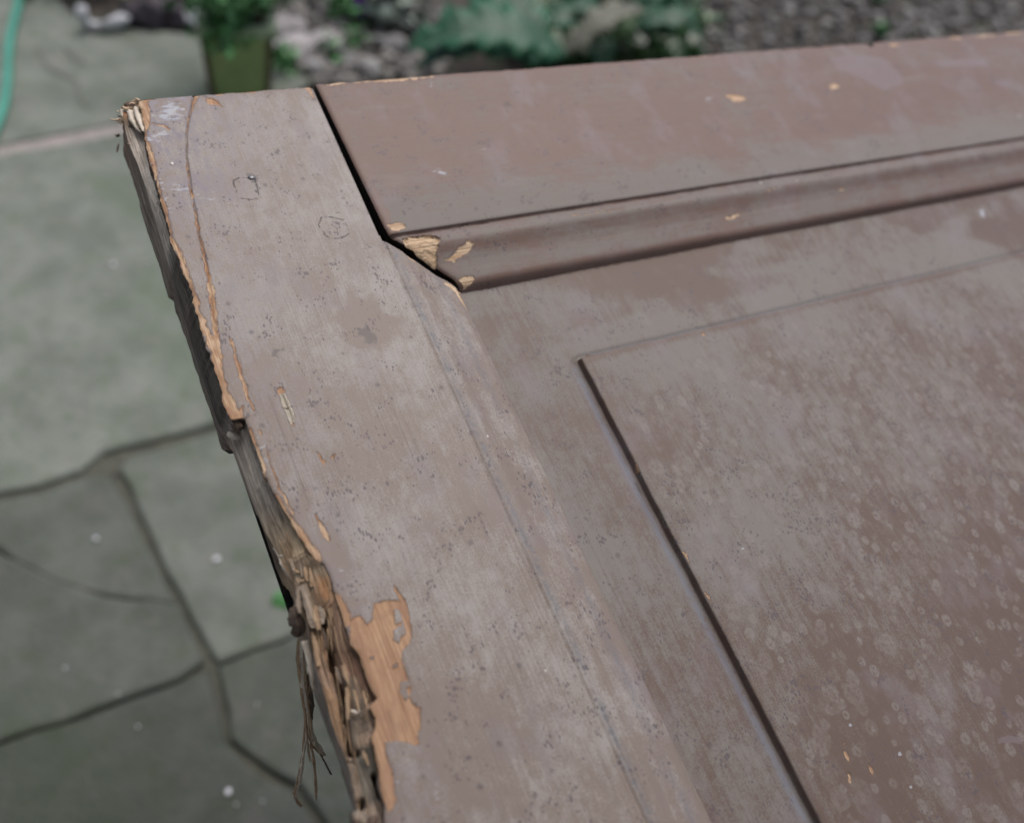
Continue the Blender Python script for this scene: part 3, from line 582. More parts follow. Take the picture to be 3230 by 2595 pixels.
CH += [strip(uv(zr4([(740, 425), (765, 428), (790, 418), (805, 400)]), -5), [1.2, 2.2, 2.4, .8]), strip(uv(zr4([(1270, 290), (1290, 305), (1315, 290)]), -5), [.4, 1.1, .4]), strip(uv(zr4([(0, 425), (130, 405), (260, 388)]), -1.4), .55), strip(uv(zr4([(930, 300), (1000, 287)]), -1.4), .6), uv(zr4([(428, 285), (460, 280), (455, 293), (430, 297)]), -.5)]
A['a_bare'] = poly_sd(warp(P, 1.6, 2.6, 701) * np.array([1, 1]), CH)
chip = poly_sd(warp(P, 1.6, 2.6, 701), [CH[0]]); stepn = np.floor(3 * fbm(P[:, 0] / 7, P[:, 1] / 2.2, 113, 3) + .5) / 3
Hf = Hg.ravel() - sstep(-.3, .5, chip) * (.25 + 1.3 * stepn) - .5 * sstep(-.1, .4, A['a_bare'])
A['a_fresh'] = np.ones(n)
w_ = Wg.ravel()
A['a_line'] = np.minimum(np.abs(w_ - 1.2) * .8 + .02 + .8 * (fbm(P[:, 0] / 9, w_ * 0, 115, 3)), np.where(chip > .4, .08 + np.abs(fbm(P[:, 0] / 6, P[:, 1] / 1.6, 116, 2) - .5) * 9, 6))
A['a_line'] = np.minimum(A['a_line'], np.where(chip < -.3, 6, np.abs(chip) * 1.1 + .28 * (P[:, 0] < UJ + 30)))
A['a_line'] = np.minimum(A['a_line'], line_d(P, [uv(z3b([(1440, 310), (1450, 400)]), -2), uv(z3b([(1290, 330), (1305, 390)]), -2), uv(z3b([(1470, 360), (1640, 320)]), -2)]))
A['a_red'] = .45 * sstep(29, 33, w_) + .12 * sstep(10, 12, w_) * sstep(20, 14, w_) + .5 * lmask.ravel() + .3 * sstep(1.8, 1, w_)
A['a_pale'] = .10 * np.exp(-((w_ - 7.5) / 2) ** 2) + .05 * np.exp(-((w_ - 25) / 4) ** 2)
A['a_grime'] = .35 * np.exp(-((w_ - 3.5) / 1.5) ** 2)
A['a_white'] = poly_sd(P, [uv(z3b([(1480, 412), (1505, 412), (1500, 430), (1480, 430)]), -2)]); A['a_white'][A['a_white'] < -5.9] = -16
mould_r = door_mesh('moulding', Ug, Vg, Hf.reshape(Ug.shape), M_RAIL, rail, A)
wall_strip('moulding_end', np.column_stack([st, Vg[:, 0], Hf.reshape(Ug.shape)[:, 0]])[:, :], M_DIRT_SHADE, rail, 40)
# stile run: v along, u across, mitred start
mv = np.concatenate([np.arange(0, 340, .5), np.linspace(341, 1750, 40)])
Wg = np.repeat(ww[None, :], len(mv), 0)
stv = VJ + ww + .4 + 2.0 * np.sin(np.pi * ww / 36.2) + (fbm(ww / 4, ww * 0, 120, 3) - .5) * 1.4
Vg = stv[None, :] + mv[:, None]
Ug = UJ + Wg
worn = .72 + .28 * np.exp(-Vg / 500)
Hg = wh[None, :] * np.interp(Wg, [0, 3, 34, 36], [.9, .75, .95, 1]) + (fbm(Ug / 8, Vg / 60, 121, 3) - .5) * .3
st_m = np.exp(-mv / 1.2)[:, None]; Hg = Hg - st_m * .8
P = np.column_stack([Ug.ravel(), Vg.ravel()]); n = len(P); A = attrs0(n); w_ = Wg.ravel()
SMB = [uv(z3b([(540, 700), (600, 745), (660, 770), (735, 850), (790, 920), (720, 875), (690, 880), (640, 820), (590, 790)]), -3), uv(z3b([(1170, 1265), (1260, 1275), (1330, 1290), (1400, 1370), (1470, 1385), (1400, 1410), (1340, 1395), (1260, 1330), (1200, 1310)]), -11), strip(uv(z3b([(1340, 1390), (1400, 1480), (1470, 1580), (1560, 1700)]), -13), [1.4, 2.2, 2.4, 1.0]), strip(uv(zz(1.7325, (1100, 1000), [(1145, 1010), (1165, 1080), (1190, 1130)]), -12), [.6, .7, .4])]
A['a_bare'] = poly_sd(P, SMB); A['a_fresh'] = np.ones(n)
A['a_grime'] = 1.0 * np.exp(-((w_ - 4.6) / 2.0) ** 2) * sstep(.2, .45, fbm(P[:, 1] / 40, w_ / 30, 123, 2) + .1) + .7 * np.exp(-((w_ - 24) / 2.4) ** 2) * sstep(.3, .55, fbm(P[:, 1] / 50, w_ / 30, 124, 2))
A['a_line'] = np.minimum(np.abs(w_ - .6) * 1.3 + .38 + .9 * fbm(P[:, 1] / 12, w_ * 0, 125, 3), np.abs(w_ - 34.5) * .9 + .1 + 1.3 * fbm(P[:, 1] / 15, w_ * 0, 126, 3))
A['a_red'] = .15 * np.exp(-((w_ - 13) / 3) ** 2) + .2 * np.exp(-((w_ - 31) / 2) ** 2); A['a_pale'] = np.full(n, .0); A['a_chk'] = np.full(n, .8)
mould_s = door_mesh('moulding', Ug, Vg, Hg - .4 * sstep(-.1, .3, A['a_bare']).reshape(Ug.shape), M_STILE, stile, A)
wall_strip('moulding_end', np.column_stack([UJ + ww, stv, Hg[0]])[::-1], M_DIRT_SHADE, stile, 40)

# ---- panel with a raised field
pu = np.concatenate([np.arange(UJ + MW - 1.5, UPN - 8, .9), np.arange(UPN - 8, UPN + 3, .2), np.arange(UPN + 3, 660, 1.0), np.linspace(662, DW - UJ - MW + 2, 12)])
pv = np.concatenate([np.arange(VJ + MW - 1.5, VPN - 8, .9), np.arange(VPN - 8, VPN + 3, .25), np.arange(VPN + 3, 520, 1.0), np.linspace(524, 903, 20)])
Ug, Vg = np.meshgrid(pu, pv)
wob_u = UPN + (fbm(Vg / 30, Vg * 0, 130, 3) - .5) * .8 + .25 * (fbm(Vg / 4, Vg * 0, 131, 3) - .5)
wob_v = VPN + (fbm(Ug / 40, Ug * 0, 132, 3) - .5) * 1.0
du, dv = Ug - wob_u, Vg - wob_v
def lip(d, wall, cove):                          # 0 on the margin, 1 on the field, with a hollow at the foot
    return sstep(-wall, 0, d), np.exp(-((d + wall + cove * .55) / cove) ** 2)
fu, hu = lip(du, .7, 2.6); fv, hv = lip(dv, 1.2, 1.6)
mu_ = sstep(-4, 2, dv); mv_ = sstep(-4, 2, du)
field = fu * fv
Hg = -MH + (FH + MH) * field - 1.3 * hu * mu_ * (1 - field) - .7 * hv * mv_ * (1 - field)
Hg = Hg + field * (-.55 * np.exp(-np.clip(du, 0, 99) / .7) - .5 * np.exp(-np.clip(dv, 0, 99) / .7)) + (fbm(Ug / 70, Vg / 120, 133, 3) - .5) * .9
P = np.column_stack([Ug.ravel(), Vg.ravel()]); n = len(P); A = attrs0(n)
duf, dvf, ff = du.ravel(), dv.ravel(), field.ravel()
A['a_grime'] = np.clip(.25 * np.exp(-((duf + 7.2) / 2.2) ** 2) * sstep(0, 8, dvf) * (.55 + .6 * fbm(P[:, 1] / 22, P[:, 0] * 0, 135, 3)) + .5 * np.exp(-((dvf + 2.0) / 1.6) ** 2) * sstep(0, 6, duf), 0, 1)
A['a_red'] = .55 * sstep(6, 1, dvf) * (ff > .5) + .5 * sstep(.5, .66, fbm(P[:, 0] / 70, P[:, 1] / 30, 136, 3)) * (dvf < 0) + .35 * (duf > -1.2) * (ff < .9) * (dvf > 0)
A['a_pale'] = .12 * sstep(26, 3, np.abs(dvf + 11) ) * (duf > -15) * (dvf < 0) + .07 * sstep(70, 15, dvf) * (dvf > 0) - .05 * sstep(300, 420, P[:, 1])
A['a_field'] = sstep(2, 8, duf) * sstep(2, 20, dvf); A['a_sky_sheen'] = np.clip(np.exp(-((duf + 4.6) / 2.3) ** 2) * sstep(-1, 6, dvf) * (.75 + .5 * fbm(P[:, 1] / 25, P[:, 0] * 0, 501, 3)) * (duf < -.8) + .35 * np.exp(-((dvf + 2.2) / 1.2) ** 2) * sstep(0, 6, duf), 0, 1)  # blue band in the cove paints in the sky's reflection
A['a_chk'] = np.where(ff > .5, .45, .6); A['a_pale'] = A['a_pale'] - .13 * sstep(400, 520, P[:, 1] + .5 * P[:, 0] - 60) * (ff > .5)  # browner to the lower right: light falloff painted into the field colour
A['a_dark'] = poly_sd(P, [uv(zz(1.7325, (1100, 1000), [(1560, 890), (1590, 900), (1625, 965), (1600, 960)]), -13)])
FB = [uv(z6p(p), FH) for p in ([(480, 650), (505, 655), (500, 690), (485, 690)], [(462, 710), (500, 705), (500, 745), (470, 740)], [(465, 780), (500, 790), (535, 850), (552, 925), (530, 900), (485, 850)], [(505, 1000), (530, 965), (550, 1040), (550, 1095), (520, 1085)], [(700, 910), (730, 920), (765, 980), (768, 1040), (740, 1030), (710, 960)])]
FB += [uv(zr4([(75, 1080), (95, 1075), (110, 1088), (85, 1092)]), -13), uv(zr4([(615, 975), (640, 978), (648, 992), (625, 995)]), -10), uv(zz(1.7325, (1100, 1000), [(1565, 795), (1580, 800), (1600, 848), (1585, 845)]), FH)]
for a_, b_, c_ in ((1300, .8, 1.2), (1640, .5, .8)): pass
FB += [strip(uv(zz(1.0856, (1700, 1000), [(490, 800), (505, 815), (520, 850)]), FH), [.8, 2.0, .8]), strip(uv(zz(1.0856, (1700, 1000), [(565, 940), (578, 955), (590, 975)]), FH), [.6, 1.8, .6])]
A['a_bare'] = poly_sd(P, FB) - .35; A['a_fresh'] = np.full(n, .35)
WH = [uv(z6p(p), FH) for p in ([(520, 540), (545, 525), (565, 570), (530, 580)], [(570, 535), (592, 535), (585, 550)], [(1365, 155), (1385, 145), (1390, 165), (1355, 182)], [(980, 800), (1005, 790), (1020, 830), (985, 835)], [(1085, 850), (1105, 860), (1100, 875)], [(1080, 1105), (1110, 1105), (1110, 1140), (1085, 1130)], [(1440, 1215), (1465, 1225), (1455, 1255)], [(1475, 1180), (1500, 1185), (1495, 1205)], [(1235, 980), (1260, 990), (1265, 1005)], [(1290, 1340), (1305, 1370), (1295, 1370)])] + [uv(zr4([(1950, 390), (1970, 390), (1975, 425), (1955, 420)]), -13), uv(zz(1.0856, (1700, 1000), [(685, 790), (705, 785), (700, 798)]), FH)]
A['a_white'] = poly_sd(P, WH) * 1.0; A['a_white'] = np.where(A['a_white'] > -3, A['a_white'] * 8 + 1.5, -16)
PL = [uv(z6p(p), FH) for p in ([(500, 770), (525, 850), (548, 920)], [(705, 910), (745, 980), (755, 1050)], [(520, 960), (548, 1050)], [(1130, 900), (1190, 960), (1240, 1000), (1280, 1050)], [(1400, 600), (1480, 760), (1540, 930)], [(270, 720), (320, 790)], [(430, 1020), (455, 1075)], [(1110, 1100), (1160, 1190)], [(1500, 1210), (1560, 1290)])]
PL += [uv(zr4([(770, 840), (795, 880), (815, 910)]), -13), uv(zr4([(485, 755), (520, 745), (580, 742)]), -13), uv(zr4([(670, 690), (682, 720)]), -13)]
PL += [uv(zz(1.0856, (1700, 1000), p), FH) for p in ([(630, 255), (680, 300), (750, 370)], [(870, 520), (930, 640)])]
A['a_line'] = line_d(P, PL) + .12
A['a_line'] = np.minimum(A['a_line'], np.abs(P[:, 1] - (VJ + MW + .5)) * .5 + .4 * fbm(P[:, 0] / 6, P[:, 0] * 0, 711, 3))
A['a_line'] = np.where((dvf > -1.6) & (dvf < 0.4) & (duf > -1), np.minimum(A['a_line'], np.abs(dvf + .6) * .7 + .0 + .7 * fbm(P[:, 0] / 12, P[:, 0] * 0, 140, 3)), A['a_line'])
A['a_lav'] = poly_sd(P, [uv(z6p([(1880, 650), (2000, 600), (2156, 650), (2156, 760), (1960, 740), (1900, 820)]), FH)]) - 1.5
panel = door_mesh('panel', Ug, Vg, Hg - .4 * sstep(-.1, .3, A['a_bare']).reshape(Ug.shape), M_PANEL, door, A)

# ---- the rest of the door, outside the picture
def plain_grid(name, u0, u1, v0, v1, h, mat, parent=None):
    a, b = np.meshgrid(np.linspace(u0, u1, 12), np.linspace(v0, v1, 12))
    o = door_mesh(name, a, b, np.full(a.shape, h), mat, parent or door, attrs0(a.size)); return o
def slab(name, u0, u1, v0, v1, mat):
    o = plain_grid(name, u0, u1, v0, v1, 0, mat)
    loop = [(u0, v0, 0), (u0, v1, 0), (u1, v1, 0), (u1, v0, 0), (u0, v0, 0)]
    wall_strip('edge', loop, M_DIRT_SHADE, o)
slab('stile', UR, DW, -1.9, DL, M_STILE)
slab('rail', UJ + .5, UR - .5, 940, 1120, M_RAIL); slab('rail', UJ + .5, UR - .5, 1740, DL, M_RAIL)
plain_grid('panel', UJ + 2, UR - 2, 1121, 1739, -MH, M_PANEL)
me = raw_mesh('back', np.array([(-.005, 0, -TH / 1000), (DW / 1000, 0, -TH / 1000), (DW / 1000, -DL / 1000, -TH / 1000), (-.003, -DL / 1000, -TH / 1000)]) , np.array([[0, 3, 2, 1]])); link('back', me, M_DIRT_SHADE, door)

# ---- nail and splinters
M_NAIL = simple('grey_nail_steel', (.08, .08, .085), (.2, .2, .21), 900, .45, spec=.6); M_NAIL.node_tree.nodes['Principled BSDF'].inputs['Metallic'].default_value = .7
q = uv(z4((1140, 718)))[0]
bm = bmesh.new(); bmesh.ops.create_icosphere(bm, subdivisions=3, radius=.0017); bmesh.ops.scale(bm, vec=(1.15, .95, .55), verts=bm.verts[:]); bmesh.ops.translate(bm, vec=(q[0] / 1000, -q[1] / 1000, -.0001), verts=bm.verts[:])
bm_obj('nail', bm, M_NAIL, stile, True)
def splinter_mat(name, a, b):
    t = NT(name); g_ = t.noise(1, t.tex((900, 60, 300)), 4, .7)
    return t.done(t.mix(t.ss(g_, .3, .7), a, b), .8, t.bump(g_, .0004))
M_SPG = splinter_mat('weathered_splinter', (.48, .41, .34), (.76, .68, .58))
M_SPT = splinter_mat('tan_splinter', (.36, .25, .16), (.66, .50, .35))
M_SPW = splinter_mat('torn_grey_fibre', (.14, .11, .085), (.33, .265, .205)); M_SPU = splinter_mat('torn_tan_fibre', (.22, .14, .085), (.40, .28, .175))
M_SPD = splinter_mat('dark_rotten_splinter', (.05, .037, .03), (.17, .115, .085))
def splinter(pxs, hs, rads, mat, flat=.55, n=6, name='splinter', smooth=True):
    a = uv(pxs, np.asarray(hs, float)); pts = [Vector((p[0], -p[1], h)) / 1000 for p, h in zip(a, hs)]
    # refine
    fp, fr = [], []
    for i in range(len(pts) - 1):
        for s in range(4):
            f_ = s / 4; fp.append(pts[i].lerp(pts[i + 1], f_) + Vector((random.uniform(-1, 1), random.uniform(-1, 1), random.uniform(-1, 1))) * .00016); fr.append((rads[i] + (rads[i + 1] - rads[i]) * f_) / 1000)
    fp.append(pts[-1]); fr.append(rads[-1] / 1000)
    bm = bmesh.new(); tube_bm(bm, fp, fr, n, flat, .09); return bm_obj(name, bm, mat, stile, smooth)
hang = lambda pts: [-24 - .27 * max(0, p[1] - 2000) for p in pts]
def hs(zf, pts, rads, mat, dh=0):
    p = zf(pts); 
    for k_ in range(3):
        off = np.array([(k_ - 1) * 5.0, 0]) * np.linspace(.6, 1, len(p))[:, None] * (max(rads) / 2.5) + np.random.default_rng(k_ + len(p)).normal(0, 1.1, (len(p), 2)); e_ = len(p) if k_ != 2 or len(p) < 4 else len(p) - 1
        splinter((p + off)[:e_], [h + dh + (k_ - 1) * .8 for h in hang(p)][:e_], [q_ * .85 for q_ in rads][:e_], mat if k_ else M_SPU, .55, 4, smooth=False)
hs(z6b, [(150, -160), (150, 60), (165, 260), (195, 480), (225, 640), (240, 800), (285, 920), (350, 1000), (400, 1050)], [1.2, 2.6, 2.9, 2.9, 2.7, 2.1, 2.2, 2.0, 1.0], M_SPG)
hs(z6b, [(175, 20), (205, 300), (230, 560), (250, 760), (275, 900)], [1.0, 1.3, 1.5, 1.1, .6], M_SPT, 2)
hs(z6b, [(205, 700), (205, 900), (185, 1000), (160, 1180), (130, 1330), (100, 1470)], [1.2, 1.4, 1.7, 1.9, 1.8, 1.3], M_SPG, -2)
hs(z6b, [(80, 1420), (100, 1470), (130, 1520), (165, 1560)], [.5, 1.2, 1.2, .9], M_SPT, -2)
hs(z6b, [(215, 850), (230, 1000), (255, 1120)], [.9, .7, .3], M_SPT)
hs(z6b, [(255, 940), (285, 1080), (300, 1250), (310, 1400), (315, 1490)], [.8, 1.1, 1.2, 1.1, .7], M_SPT)
hs(z6b, [(350, 1040), (400, 1130), (460, 1245)], [.7, .8, .5], M_SPD)
hs(z6b, [(235, 50), (255, 250), (260, 400), (285, 520)], [1.0, 1.8, 1.4, .5], M_SPD, 3)
hs(z6b, [(235, 250), (250, 430), (262, 560), (275, 690)], [1.2, 1.4, 2.0, .6], M_SPD, 2)
splinter(z6b([(200, -100), (240, 60), (265, 230), (285, 420)]), [-18, -20, -22, -26], [2.2, 2.0, 1.5, .5], M_SPG)
# rotten lumps on the edge
splinter(z5b([(330, 1030), (370, 1090), (420, 1200), (430, 1330)]), [-17, -17, -18, -20], [2.0, 5.0, 5.2, 2.5], M_SPD, .9, 8)
splinter(z5b([(310, 1040), (335, 1070), (360, 1090)]), [-19, -18, -17], [1.2, 2.2, 1.5], M_SPD, .9)
splinter(z5b([(320, 1290), (340, 1310), (400, 1340)]), [-22, -22, -20], [1.2, 2.2, 1.8], M_SPD, .9)
# broken-off fibre bundles across the torn zone
for pts, h, r, m in (([(380, 780), (410, 900), (400, 1010), (405, 1090)], -8, [2, 2.4, 2.2, 1], M_SPW), ([(450, 760), (500, 960), (550, 1160), (570, 1270)], -6, [2.2, 3, 3, 1.6], M_SPW), ([(600, 1000), (620, 1150), (640, 1290)], -5.5, [1.6, 2.6, 1.4], M_SPU), ([(530, 540), (545, 680), (545, 770)], -4, [.6, 1.3, .6], M_SPU),
        ([(550, 600), (560, 700), (575, 760)], -3.6, [.5, 1.0, .5], M_SPU), ([(640, 640), (665, 740), (680, 850)], -3.2, [.4, .8, .4], M_SPU), ([(660, 1000), (680, 1100), (690, 1220)], -5, [1.5, 2.2, 1.2], M_SPW), ([(330, 560), (380, 580), (430, 605)], -7, [.4, .9, .4], M_SPU), ([(370, 690), (450, 690), (520, 690)], -6.5, [.5, 1.0, .6], M_SPU),
        ([(300, 430), (330, 520), (340, 610)], -8, [1.0, 1.5, .7], M_SPW), ([(430, 420), (430, 560), (445, 650)], -6, [.9, 1.5, .7], M_SPW), ([(470, 440), (480, 600), (500, 700)], -5, [.9, 1.7, .7], M_SPU), ([(350, 240), (375, 320), (395, 390)], -7, [.5, .8, .5], M_SPD), ([(560, 1290), (600, 1480), (640, 1732)], -9, [1.2, 2.0, 1.6], M_SPU), ([(690, 1270), (720, 1400), (720, 1520)], -8, [.7, 1.3, .6], M_SPD), ([(770, 560), (790, 720), (795, 800)], -1.5, [.6, 1.2, .6], M_SPU)):
    splinter(z5b(pts), [h - .6] * len(pts), [q_ * .62 for q_ in r], m, .38, 5, smooth=False)
for pts, h, r, m in (([(615, 370), (628, 520), (625, 690)], -3.8, [.9, 1.4, 1.0], M_SPU), ([(690, 400), (715, 490), (735, 600)], -3.2, [.7, 1.2, .6], M_SPU), ([(780, 400), (810, 520), (830, 560)], -2.5, [.5, .9, .4], M_SPU), ([(500, 160), (525, 220), (560, 330)], -5, [.5, .9, .5], M_SPW), ([(570, 150), (600, 260), (640, 330)], -2.5, [.4, .9, .4], M_SPU), ([(690, 270), (720, 330)], -1.5, [.4, .6], M_SPU), ([(770, 1010), (800, 1060), (830, 1150)], -5, [.6, 1.2, .5], M_SPU), ([(655, 600), (720, 620), (745, 600)], -4, [.5, .9, .5], M_SPG)):
    splinter(z6b(pts), [h - .4] * len(pts), [q_ * .7 for q_ in r], m, .38, 5, smooth=False)
# loose fibres, past counting
bm = bmesh.new()
for k in range(56):
    v0 = random.choice((random.uniform(252, 300), random.uniform(295, 400))); L_ = random.uniform(8, 30); f0 = random.random()
    pts = []
    for q_ in range(4):
        vv_ = v0 + L_ * q_ / 3; a_ = np.interp(vv_, vr, uT); b_ = np.interp(vv_, vr, uE1); dd = np.interp(vv_, vr, d1); dt = np.interp(vv_, vr, dT); ff_ = min(1, max(0, f0 + .05 * q_))
        pts.append(Vector((a_ + (b_ - a_) * ff_ + random.uniform(-.4, .4), -vv_, -(dt + (dd - dt) * ff_) + random.uniform(-.2, .6) + (.9 if q_ == 3 else 0))) / 1000)
    rr_ = random.uniform(.22, .5) / 1000; tube_bm(bm, pts, [rr_ * .6, rr_, rr_ * .9, rr_ * .3], 4, .7)
fo = bm_obj('fibres', bm, M_SPU, stile, True); fo['kind'] = 'stuff'
# frayed corner
for pts, h, r, m in (([(370, 150), (340, 130), (300, 125)], [-1, -2, -3], [.8, .6, .3], M_SPT), ([(380, 165), (320, 150), (275, 165)], [-2, -3, -4], [.9, .7, .3], M_SPT), ([(360, 190), (300, 160), (255, 190)], [-3, -4, -5], [.9, .7, .4], M_SPT), ([(350, 210), (290, 185), (235, 200)], [-4, -4, -5], [.9, .9, .5], M_SPT),
        ([(350, 235), (290, 235), (210, 265), (155, 240)], [-6, -6, -7, -8], [1.2, 1.4, 1.3, .8], M_SPT), ([(340, 215), (240, 205), (180, 215)], [-7, -8, -9], [2.6, 3.0, 1.6], M_SPD), ([(330, 225), (210, 240), (140, 265)], [-9, -10, -11], [2.6, 2.6, 1.2], splinter_mat('rust_brown_end_grain', (.12, .055, .03), (.30, .15, .075))),
        ([(150, 280), (165, 350), (185, 430)], [-10, -10, -10.5], [1.2, 1.6, .8], M_SPG), ([(180, 300), (215, 400), (260, 500), (310, 560)], [-9, -10, -10, -10], [.9, 1.2, 1.2, .6], M_SPD), ([(260, 300), (300, 420), (350, 500), (390, 570)], [-7, -7, -6, -5], [2.2, 2.6, 2.0, .8], M_SPG), ([(340, 260), (370, 360), (400, 470), (430, 560)], [-5, -4, -3, -2], [2.0, 2.2, 1.8, .8], M_SPG),
        ([(310, 360), (350, 450), (375, 520)], [-5, -5, -4.5], [.5, .9, .4], M_SPT), ([(0, 400), (70, 405), (130, 392), (175, 430)], [-14, -13, -12, -11], [.35, .8, .9, .6], M_SPT), ([(80, 440), (115, 420), (165, 425)], [-14, -13, -12], [.4, .8, .6], M_SPT), ([(90, 350), (130, 370), (160, 380)], [-14, -13, -12], [.5, 1.2, .8], M_SPD), ([(75, 290), (95, 300), (110, 310)], [-12, -12, -12], [.4, .6, .3], M_SPT), ([(120, 455), (140, 450), (170, 470)], [-15, -13, -12], [.4, .8, .5], M_SPT),
        ([(80, 825), (88, 770), (98, 710)], [-36, -35, -34], [.35, .55, .35], M_SPD), ([(50, 600), (75, 605), (110, 590)], [-30, -29, -28], [.3, .6, .8], M_SPD), ([(60, 625), (85, 620), (115, 610)], [-31, -30, -29], [.3, .5, .7], M_SPD), ([(400, 1330), (440, 1450), (480, 1600)], [-25, -25, -25], [.5, .9, .5], M_SPG), ([(215, 715), (250, 718)], [-12, -11], [.25, .35], M_SPT)):
    splinter(z3n(pts), h, r, m, .6)
# block of broken end at the step, paint flake hanging under it, dirt lump near the frame's foot
splinter(z4n([(430, 590), (490, 590), (545, 600)]), [-5, -6, -6], [3.2, 3.8, 2.0], M_SPD, .8, 8); splinter(z4n([(400, 680), (460, 700), (500, 720)]), [-14, -13, -12], [2.6, 3.2, 1.6], M_SPG, .7, 8)
splinter(z4n([(380, 800), (400, 820), (430, 820)]), [-30, -30, -26], [1.5, 2.2, 1.5], M_SPD, .8); splinter(z4n([(345, 800), (360, 830), (385, 815)]), [-38, -38, -36], [1.2, 1.6, 1.2], M_SPD, .8)
splinter(z4n([(735, 1060), (745, 1110), (742, 1150)]), [-1, -2, -3], [.9, .7, .9], M_SPT)
splinter(z5b([(90, 285), (150, 370), (190, 480), (260, 600), (330, 690), (370, 750)]), [-17, -16, -15, -14, -13, -12], [.5, .9, 1.2, 1.0, 1.0, .6], M_SPG); splinter(z5b([(160, 390), (240, 385), (330, 390), (430, 410), (520, 395)]), [-15, -13, -10, -7, -4], [.8, 1.0, .9, .9, .5], M_SPG)
for k in range(6):
    x0, y0 = random.uniform(640, 860), random.uniform(1630, 1720)
    splinter(z6b([(x0, y0), (x0 + 35, y0 + 12), (x0 + 75, y0 + 8)]), [-6, -5, -5], [1.4, 2.8, 1.4], M_SPD if k % 2 else M_SPW, .8, 7)
splinter(z3b([(1180, 1270), (1260, 1290), (1360, 1330), (1465, 1388)]), [-9.5, -10, -10.5, -11], [.5, 1.0, .9, .4], M_SPT)

# ------------------------------------------------------------------ THE GROUND
M_SOIL = simple('damp_soil', (.030, .026, .022), (.075, .062, .050), 60, .95, .004, 220, c2=(.05, .055, .035), s2=14)
M_JOINT = simple('mossy_joint_dirt', (.055, .058, .046), (.09, .09, .072), 50, .95, .003, 160)
bm = bmesh.new()
vs = [bm.verts.new((x, y, -.010)) for x, y in ((-60, -60), (60, -60), (60, 60), (-60, 60))]; bm.faces.new(vs)
soil = bm_obj('ground', bm, M_JOINT); tag(soil, kind='structure')
def flag_material():
    t = NT('worn_grey_flagstone'); a = t.noise(2.6, t.tex(kind='Object'), 5, .6); b = t.noise(11, t.tex(), 5, .65); c = t.noise(130, t.tex(), 4, .7)
    info = t.n.new('ShaderNodeObjectInfo')
    col = t.mix(t.ss(b, .35, .66), (.126, .141, .122), (.183, .200, .176))
    col = t.mix(t.math('MULTIPLY', t.ss(a, .46, .64), .75), col, (.10, .13, .09))
    col = t.mix(t.math('MULTIPLY', t.ss(t.noise(5, t.tex(rot=(0, 0, 1)), 4, .6), .58, .72), .55), col, (.215, .195, .18))
    col = t.mix(t.math('MULTIPLY', t.ss(c, .55, .75), .35), col, (.10, .10, .085))
    col = t.mix(.35, col, t.mix(info.outputs['Random'], (.8, .82, .78), (1.15, 1.13, 1.12)), 'MULTIPLY')
    col = t.mix(t.math('MULTIPLY', t.ss(t.noise(26, t.tex(rot=(0, 0, .5)), 4, .65), .48, .68), .42), col, (.095, .122, .070))
    col = t.mix(t.math('MULTIPLY', t.ss(t.noise(19, t.tex(rot=(0, 0, 2.1)), 4, .65), .56, .7), .5), col, (.20, .185, .175))
    cm = t.n.new('ShaderNodeVectorMath'); cm.operation = 'SCALE'; t.put(cm.inputs[0], col); t.put(cm.inputs['Scale'], t.attr('a_tone'))
    return t.done(cm.outputs[0], .82, t.bump(t.math('ADD', b, t.math('MULTIPLY', c, .3)), .006), .3)
M_FLAG = flag_material()
patio = empty('patio'); tag(patio, kind='structure')
def dens(pts, k=3):
    out = []
    for i in range(len(pts)):
        a, b = Vector(pts[i]), Vector(pts[(i + 1) % len(pts)])
        m = max(1, int((b - a).length / .03)); out += [tuple(a.lerp(b, s / m)) for s in range(m)]
    return out
def flag(px, tone=1.0, name='flagstone', jitter=.0028):
    pts = [(p[0], p[1]) for p in ground(px)]
    pts = [(x + random.uniform(-1, 1) * jitter, y + random.uniform(-1, 1) * jitter) for x, y in dens(pts)]
    ar = sum(a[0] * b[1] - b[0] * a[1] for a, b in zip(pts, pts[1:] + pts[:1]))
    if ar < 0: pts = pts[::-1]
    n_ = len(pts); bm = bmesh.new(); rings = []
    dz = random.uniform(-.002, .002)
    for off, z in ((.004, 0), (0, -.0025), (-.002, -.008), (-.003, -.03)):
        ring = []
        for i in range(n_):
            a, p, b = Vector(pts[i - 1]), Vector(pts[i]), Vector(pts[(i + 1) % n_]); d_ = (b - a).normalized(); nn = Vector((-d_.y, d_.x))
            q_ = p + nn * off; ring.append(bm.verts.new((q_.x, q_.y, z + dz)))
        rings.append(ring)
    bm.faces.new(rings[0])
    for r0, r1 in zip(rings, rings[1:]):
        for i in range(n_): bm.faces.new((r0[i], r1[i], r1[(i + 1) % n_], r0[(i + 1) % n_]))
    o = bm_obj(name, bm, M_FLAG, patio); set_attr(o.data, 'a_tone', np.full(len(o.data.vertices), tone)); return o
